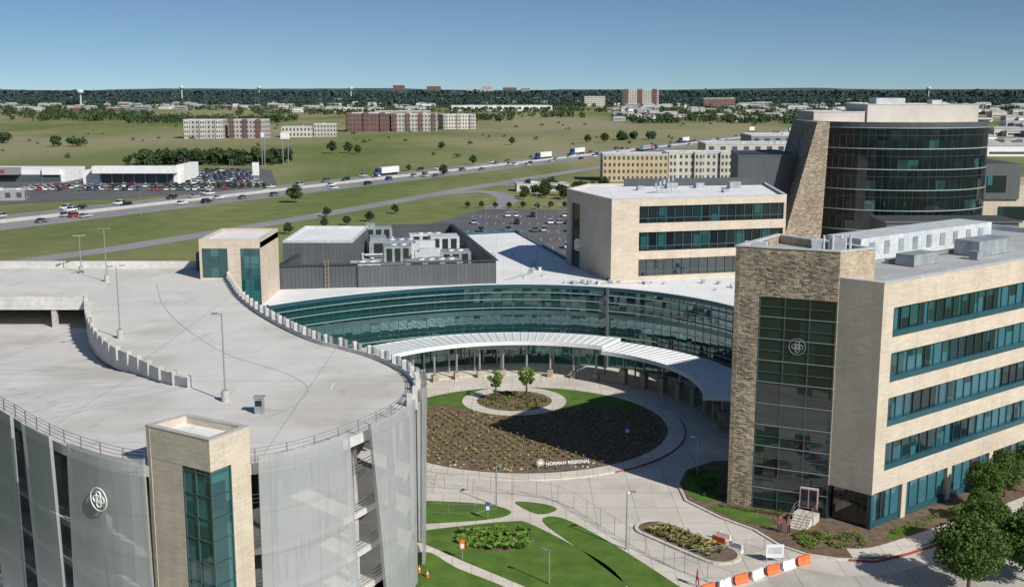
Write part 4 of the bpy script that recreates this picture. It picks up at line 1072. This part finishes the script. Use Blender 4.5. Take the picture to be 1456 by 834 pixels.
b=MB(); b.box(-194,510,0,-151,535,6.0,0,1); b.box(-188,505,5.0,-151,510,8.2,0); b.box(-152,511,0,-148.5,535,8.4,0); b.obj('walls',['white','membrane','greyside'],dl)
b=MB(); b.box(-186,509.7,.3,-153,509.95,4.9); b.obj('showroom_glass',['farwin'],dl)
b=MB()
for x in range(-186,-152,5): b.box(x,509.3,0,x+.6,509.68,5.0)
b.obj('facade_columns',['greyside'],dl)
dl=empty('retail_building')
b=MB(); b.box(-262,520,0,-206,545,5.6,0,1); b.box(-250,516,3.6,-226,520,6.8,2); b.box(-216,518.5,3.4,-208,520,6.4,0); b.obj('walls',['white','membrane','greyside'],dl)
b=MB(); b.box(-258,519.7,.3,-208,519.95,3.4); b.obj('shop_windows',['farwin'],dl)
b=MB(); b.box(-244,515.8,4.4,-232,515.98,6.0); b.obj('shop_sign',['red'],dl)
building('retail_annex',-262,470,30,18,5.5,.3,'greyside',1,6,'greyroof')
building('equipment_shed',-207,428,20,9,3.8,.25,'greyside',1,5,'greyroof'); building('equipment_shed',-236,440,18,9,4.2,.25,'cream',1,5,'greyroof')
sheet('dealership_lot',[(-275,420),(-195,410),(-108,478),(-104,500),(-128,600),(-145,612),(-300,560)],.05,'asphalt')
for r_ in range(9):
    for i in range(13):
        if R.random()<.85: car(-143+i*2.7-r_*3.3,498+r_*11,rad(90),'parked_car',.05)
for r_ in range(3):
    for i in range(30):
        if R.random()<.7: car(-205+i*3.0-r_*2,492-r_*8+ (i*.0),rad(100),'parked_car',.05)
for r_ in range(3):
    for i in range(16):
        if R.random()<.8: car(-262+i*2.9,462-r_*9+i*.6,rad(100),'parked_car',.05)
# ================================================================== mid/far trees
def massmesh(name,pts,per,m='leafdark'):
    V=[]
    for x,y,h,r in pts:
        cs=[(x+R.uniform(-.6,.6)*r,y+R.uniform(-.6,.6)*r,h*R.uniform(.25,.8)) for _ in range(5)]
        V.append(leafmesh(cs,[r*R.uniform(.45,.65)]*5,per,r*.24,.85))
    return addobj(name,addquads(name,np.concatenate(V),[m]))
mid=[treemesh('field_tree_mesh_%d'%i,7,3.3,34,40,.40,'leafdark',.15) for i in range(3)]
massmesh('tree_belt',[(-214+i*1.0+R.uniform(-3,3),645+R.uniform(-12,22),R.uniform(6,10),R.uniform(3,4.5)) for i in range(84)],30)
massmesh('tree_group',[(-418+R.uniform(-20,20),905+R.uniform(-14,14),R.uniform(7,11),R.uniform(3.5,5.5)) for i in range(16)]+[(-330+R.uniform(-10,10),850+R.uniform(-8,8),R.uniform(6,9),R.uniform(3,4.5)) for i in range(7)]+[(105+R.uniform(-16,16),960+R.uniform(-10,10),R.uniform(6,9),R.uniform(3,4.5)) for i in range(12)],26)
for x,y,s in ((-81.6,423,1.0),(-34,560,.8),(-22,640,.8),(-54,590,.5),(-110,760,1.1),(-120,755,1.2),(-102,748,.9),(60,900,1.0),(74,905,1.2),(0,870,.9),(-50,800,.9),(-66,330,.5),(-52,352,.45),(-58,346,.45),(-62,375,.5),(-46,362,.5),(-40,385,.5)):
    place('field_tree',R.choice(mid),x,y,0,sc=s)
for i in range(26): place('street_tree',R.choice(mid),4+i*1.35+R.uniform(-3,3),448+R.uniform(-14,34),0,sc=R.uniform(.55,.85))
for i in range(9): place('street_tree',R.choice(mid),-16+i*5,404+R.uniform(-3,3),0,sc=.35)
for i in range(14): place('street_tree',R.choice(mid),-148+i*3.2,484+R.uniform(-2,2),0,sc=.4)
massmesh('field_shrubs',[(R.uniform(-420,300),R.uniform(700,1500),R.uniform(1.2,3.0),R.uniform(1.2,3.0)) for _ in range(90)],10)
def far(name,n,y0,y1,h0,h1,r0,r1,per,m,dens=None):
    P=[]
    for _ in range(n):
        y=y0+(y1-y0)*R.random()**1.2; x=R.uniform(-.52,.55)*y
        if dens and not dens(x,y): continue
        P.append((x,y,R.uniform(h0,h1),R.uniform(r0,r1)))
    return massmesh(name,P,per,m)
cl=[(R.uniform(-.5,.5),R.uniform(1500,3200),R.uniform(40,160)) for _ in range(60)]
far('tree_clumps',5000,1400,3200,6,11,5,9,8,'leafdark',lambda x,y:any(abs(x-c[0]*c[1])<c[2] and abs(y-c[1])<c[2]*.8 for c in cl))
far('distant_woods',4200,2900,5200,9,15,10,20,8,'leafhaze')
far('horizon_woods',3600,5000,9500,12,22,22,50,8,'leafhaze')
dt=empty('distant_town'); bb={k:MB() for k in ('white','cream','brick','greyside','farwin','greyroof')}
def dbox(x,y,w,d,h,m):
    bb[m].box(x,y,0,x+w,y+d,h); bb['greyroof'].hexa([(x-.4,y-.4,h),(x+w+.4,y-.4,h),(x+w+.4,y+d+.4,h),(x-.4,y+d+.4,h),(x+w*.1,y+d*.35,h*1.25),(x+w*.9,y+d*.35,h*1.25),(x+w*.9,y+d*.65,h*1.25),(x+w*.1,y+d*.65,h*1.25)]) if h<9 else bb['greyroof'].box(x-.3,y-.3,h,x+w+.3,y+d+.3,h+.6)
    for f in range(max(1,int(h//4))):
        bb['farwin'].box(x+w*.05,y-.15,f*4+1.4,x+w*.95,y-.02,f*4+2.9)
for i in range(430):
    if i<110: y=R.uniform(2100,3300); x=R.uniform(-.5,-.08)*y
    elif i<320: y=R.uniform(1500,3000); x=R.uniform(.08,.52)*y
    else: y=R.uniform(3000,5000); x=R.uniform(-.5,.5)*y
    s=y/2000; dbox(x,y,R.uniform(8,36)*s,R.uniform(12,24),R.uniform(4,7.5)*(.8+.3*s),R.choice(('white','white','cream','cream','cream','greyside','brick')))
for i in range(60):
    y=R.uniform(700,1500); x=R.uniform(.27,.5)*y; dbox(x,y,R.uniform(15,40),R.uniform(15,25),R.uniform(4,8),R.choice(('cream','white','greyside','cream')))
for k,v in bb.items(): v.obj(k+'_buildings',[k],dt)
def wtower(x,y,h,r):
    b=MB(); b.tube((x,y,0),(x,y,h-r),r*.28,r*.2,12)
    rings=8; prev=None
    for i in range(rings+1):
        t=-math.pi/2+math.pi*i/rings; rr=max(.05,r*math.cos(t)); z=h+r*.75*math.sin(t)
        cur=[(x+rr*math.cos(2*math.pi*k/16),y+rr*math.sin(2*math.pi*k/16),z) for k in range(16)]
        if prev:
            for k in range(16): b.poly([prev[k],prev[(k+1)%16],cur[(k+1)%16],cur[k]])
        prev=cur
    b.obj('water_tower',['hvac2'])
wtower(-1020,2700,37,8); wtower(-1040,3600,48,8); wtower(-1150,5200,50,10); wtower(-620,4400,46,9); wtower(1640,4500,46,9)
def pylon(name,x,y,h,w,sh,m):
    b=MB(); b.tube((x-w*.3,y,0),(x-w*.3,y,h),.25,.25,8,1); b.tube((x+w*.3,y,0),(x+w*.3,y,h),.25,.25,8,1); b.box(x-w/2,y-.4,h-sh,x+w/2,y+.4,h,0); b.box(x-w*.42,y-.45,h-sh*.8,x+w*.42,y-.41,h-sh*.2,2); b.obj(name,[m,'steel','white'])
pylon('pylon_sign',-134,610,20,2.2,4,'greyside'); pylon('pylon_sign',-128,640,18,5,3.5,'white'); pylon('highway_sign',250,1000,10,14,5,'green'); pylon('pylon_sign',190,900,14,5,5,'red')
pylon('pylon_sign',-118,520,9,3,6,'white')
for s in range(-60,900,55):
    x,y=HP(s,-6); lightpole('highway_lamp',x,y,0,11,False,1,2.6)
for x,y in ((-118,505),(-135,540),(-150,500),(-128,570),(-200,480),(-230,480),(-165,560),(-180,470)): lightpole('lot_lamp',x,y,0,9,False,2,.3)
for x,y in ((0,310),(14,330),(-8,345),(8,366)): lightpole('lot_lamp',x,y,0,9,False,2,.3)

# ================================================================== PEOPLE
skin=mat('skin',(.45,.27,.19)); hair=mat('hair',(.05,.03,.02))
def person(x,y,z,rot,shirt,pants,stride=.18):
    v=[(0,0,.95),(0,0,1.18),(0,0,1.42),(0,0,1.50),(0,-.01,1.58),(0,-.01,1.70)]
    r=[.14,.125,.13,.055,.085,.07]; e=[(0,1),(1,2),(2,3),(3,4),(4,5)]
    for s in (-1,1):
        k=len(v); f=stride*s
        v+=[(s*.10,0,.88),(s*.11,-f*.5,.48),(s*.11,f*.2-f*.9*.5,.09),(s*.12,f*.2-f*.45-.14,.05)]; r+=[.09,.06,.042,.04]; e+=[(0,k),(k,k+1),(k+1,k+2),(k+2,k+3)]
        k=len(v); v+=[(s*.19,0,1.40),(s*.24,f*.3,1.13),(s*.25,f*.8-.06,.90),(s*.25,f*.9-.08,.83)]; r+=[.055,.042,.03,.032]; e+=[(2,k),(k,k+1),(k+1,k+2),(k+2,k+3)]
        h=k+3
        for j in range(5):
            q=len(v); px,py,pz=v[h]
            if j==4: v+=[(px-s*.01,py-.045,pz-.0),(px-s*.015,py-.055,pz-.045)]
            else: v+=[(px,py-.03+.02*j,pz-.05-(.01 if j in(1,2) else 0)),(px-s*.012,py-.032+.02*j,pz-.09-(.01 if j in (1,2) else 0))]
            r+=[.009,.008]; e+=[(h,q),(q,q+1)]
    me=D.meshes.new('body'); me.from_pydata(v,e,[]); ob=D.objects.new('tmp',me); COL.objects.link(ob)
    ob.modifiers.new('s','SKIN'); sv=me.skin_vertices[0].data
    for i,q in enumerate(r): sv[i].radius=(q,q*.85 if i<3 else q); sv[i].use_root=(i==0)
    ob.modifiers.new('u','SUBSURF').levels=1
    dg=bpy.context.evaluated_depsgraph_get(); m2=D.meshes.new_from_object(ob.evaluated_get(dg)); D.objects.remove(ob)
    m2.materials.clear()
    for m_ in (skin,shirt,pants,hair,M['tyre']): m2.materials.append(m_)
    for p in m2.polygons:
        c=p.center; p.use_smooth=True
        if c.z>1.5: p.material_index=3 if (c.z>1.68 or c.y>.02) else 0
        elif c.z>.96 and (abs(c.x)<.21 or c.z>1.15): p.material_index=1
        elif c.z<.1: p.material_index=4
        elif abs(c.x)<.2 and c.z<.98: p.material_index=2
        else: p.material_index=0
    pe=empty('person'); bd=addobj('body',m2,pe)
    f=MB()
    for s in (-1,1): f.tube((s*.03,-.092,1.625),(s*.03,-.1,1.625),.011,.009,6,0); f.tube((s*.082,0,1.62),(s*.095,0,1.62),.025,.02,6,1)
    f.tube((0,-.085,1.62),(0,-.115,1.59),.008,.014,6,1); f.box(-.025,-.096,1.553,.025,-.088,1.562,2)
    f.obj('face',['dark',skin,'red'],pe)
    pe.location=(x,y,z); pe.rotation_euler=(0,0,rot); return pe
cl1=mat('shirt_magenta',(.30,.07,.12)); cl2=mat('shirt_red',(.32,.10,.10)); pn1=mat('trousers_navy',(.03,.035,.07)); pn2=mat('scrubs_pants',(.30,.05,.10))
person(25.7,102.3,.17,.5,cl1,pn1); person(26.5,102.0,.17,-2.4,cl2,pn1,.1); person(15.9,90.6,.05,1.2,cl1,pn2,.2)

# ================================================================== LIGHT, SKY, CAMERA
SE,AZ=36.0,137.0
w=D.worlds.new('World'); S.world=w; w.use_nodes=True; nt=w.node_tree; bg=nt.nodes['Background']
sky=nt.nodes.new('ShaderNodeTexSky'); sky.sky_type='NISHITA'; sky.sun_disc=False; sky.sun_elevation=rad(SE); sky.sun_rotation=rad(AZ)
sky.air_density=1.0; sky.dust_density=0.35; sky.ozone_density=4.5; sky.altitude=350
tc=N(nt,'ShaderNodeTexCoord'); sp=N(nt,'ShaderNodeSeparateXYZ'); nt.links.new(tc.outputs['Generated'],sp.inputs[0])
ma=N(nt,'ShaderNodeMath',operation='MULTIPLY_ADD'); nt.links.new(sp.outputs[2],ma.inputs[0]); ma.inputs[1].default_value=1.9; ma.inputs[2].default_value=.07
cbn=N(nt,'ShaderNodeCombineXYZ'); nt.links.new(sp.outputs[0],cbn.inputs[0]); nt.links.new(sp.outputs[1],cbn.inputs[1]); nt.links.new(ma.outputs[0],cbn.inputs[2])
nv=N(nt,'ShaderNodeVectorMath',operation='NORMALIZE'); nt.links.new(cbn.outputs[0],nv.inputs[0]); nt.links.new(nv.outputs[0],sky.inputs[0])
tint=mixc(nt,1.0,sky.outputs[0],(.97,1.0,.96),'MULTIPLY')
nt.links.new(tint,bg.inputs[0]); bg.inputs[1].default_value=.088
sl=D.lights.new('sun','SUN'); sl.energy=5.0; sl.angle=rad(.53); sl.color=(1,.955,.88)
so=D.objects.new('sun',sl); COL.objects.link(so)
ts=Vector((math.sin(rad(AZ))*math.cos(rad(SE)),math.cos(rad(AZ))*math.cos(rad(SE)),math.sin(rad(SE))))
so.rotation_euler=ts.to_track_quat('Z','Y').to_euler(); so.location=(60,-60,120)
cam=D.cameras.new('camera'); co=D.objects.new('camera',cam); COL.objects.link(co); S.camera=co
co.location=(0,0,42); co.rotation_euler=(rad(90-10.27),0,0); cam.lens=39.56; cam.sensor_width=36; cam.clip_start=1; cam.clip_end=80000
S.view_settings.view_transform='Standard'; S.view_settings.look='None'; S.view_settings.exposure=0
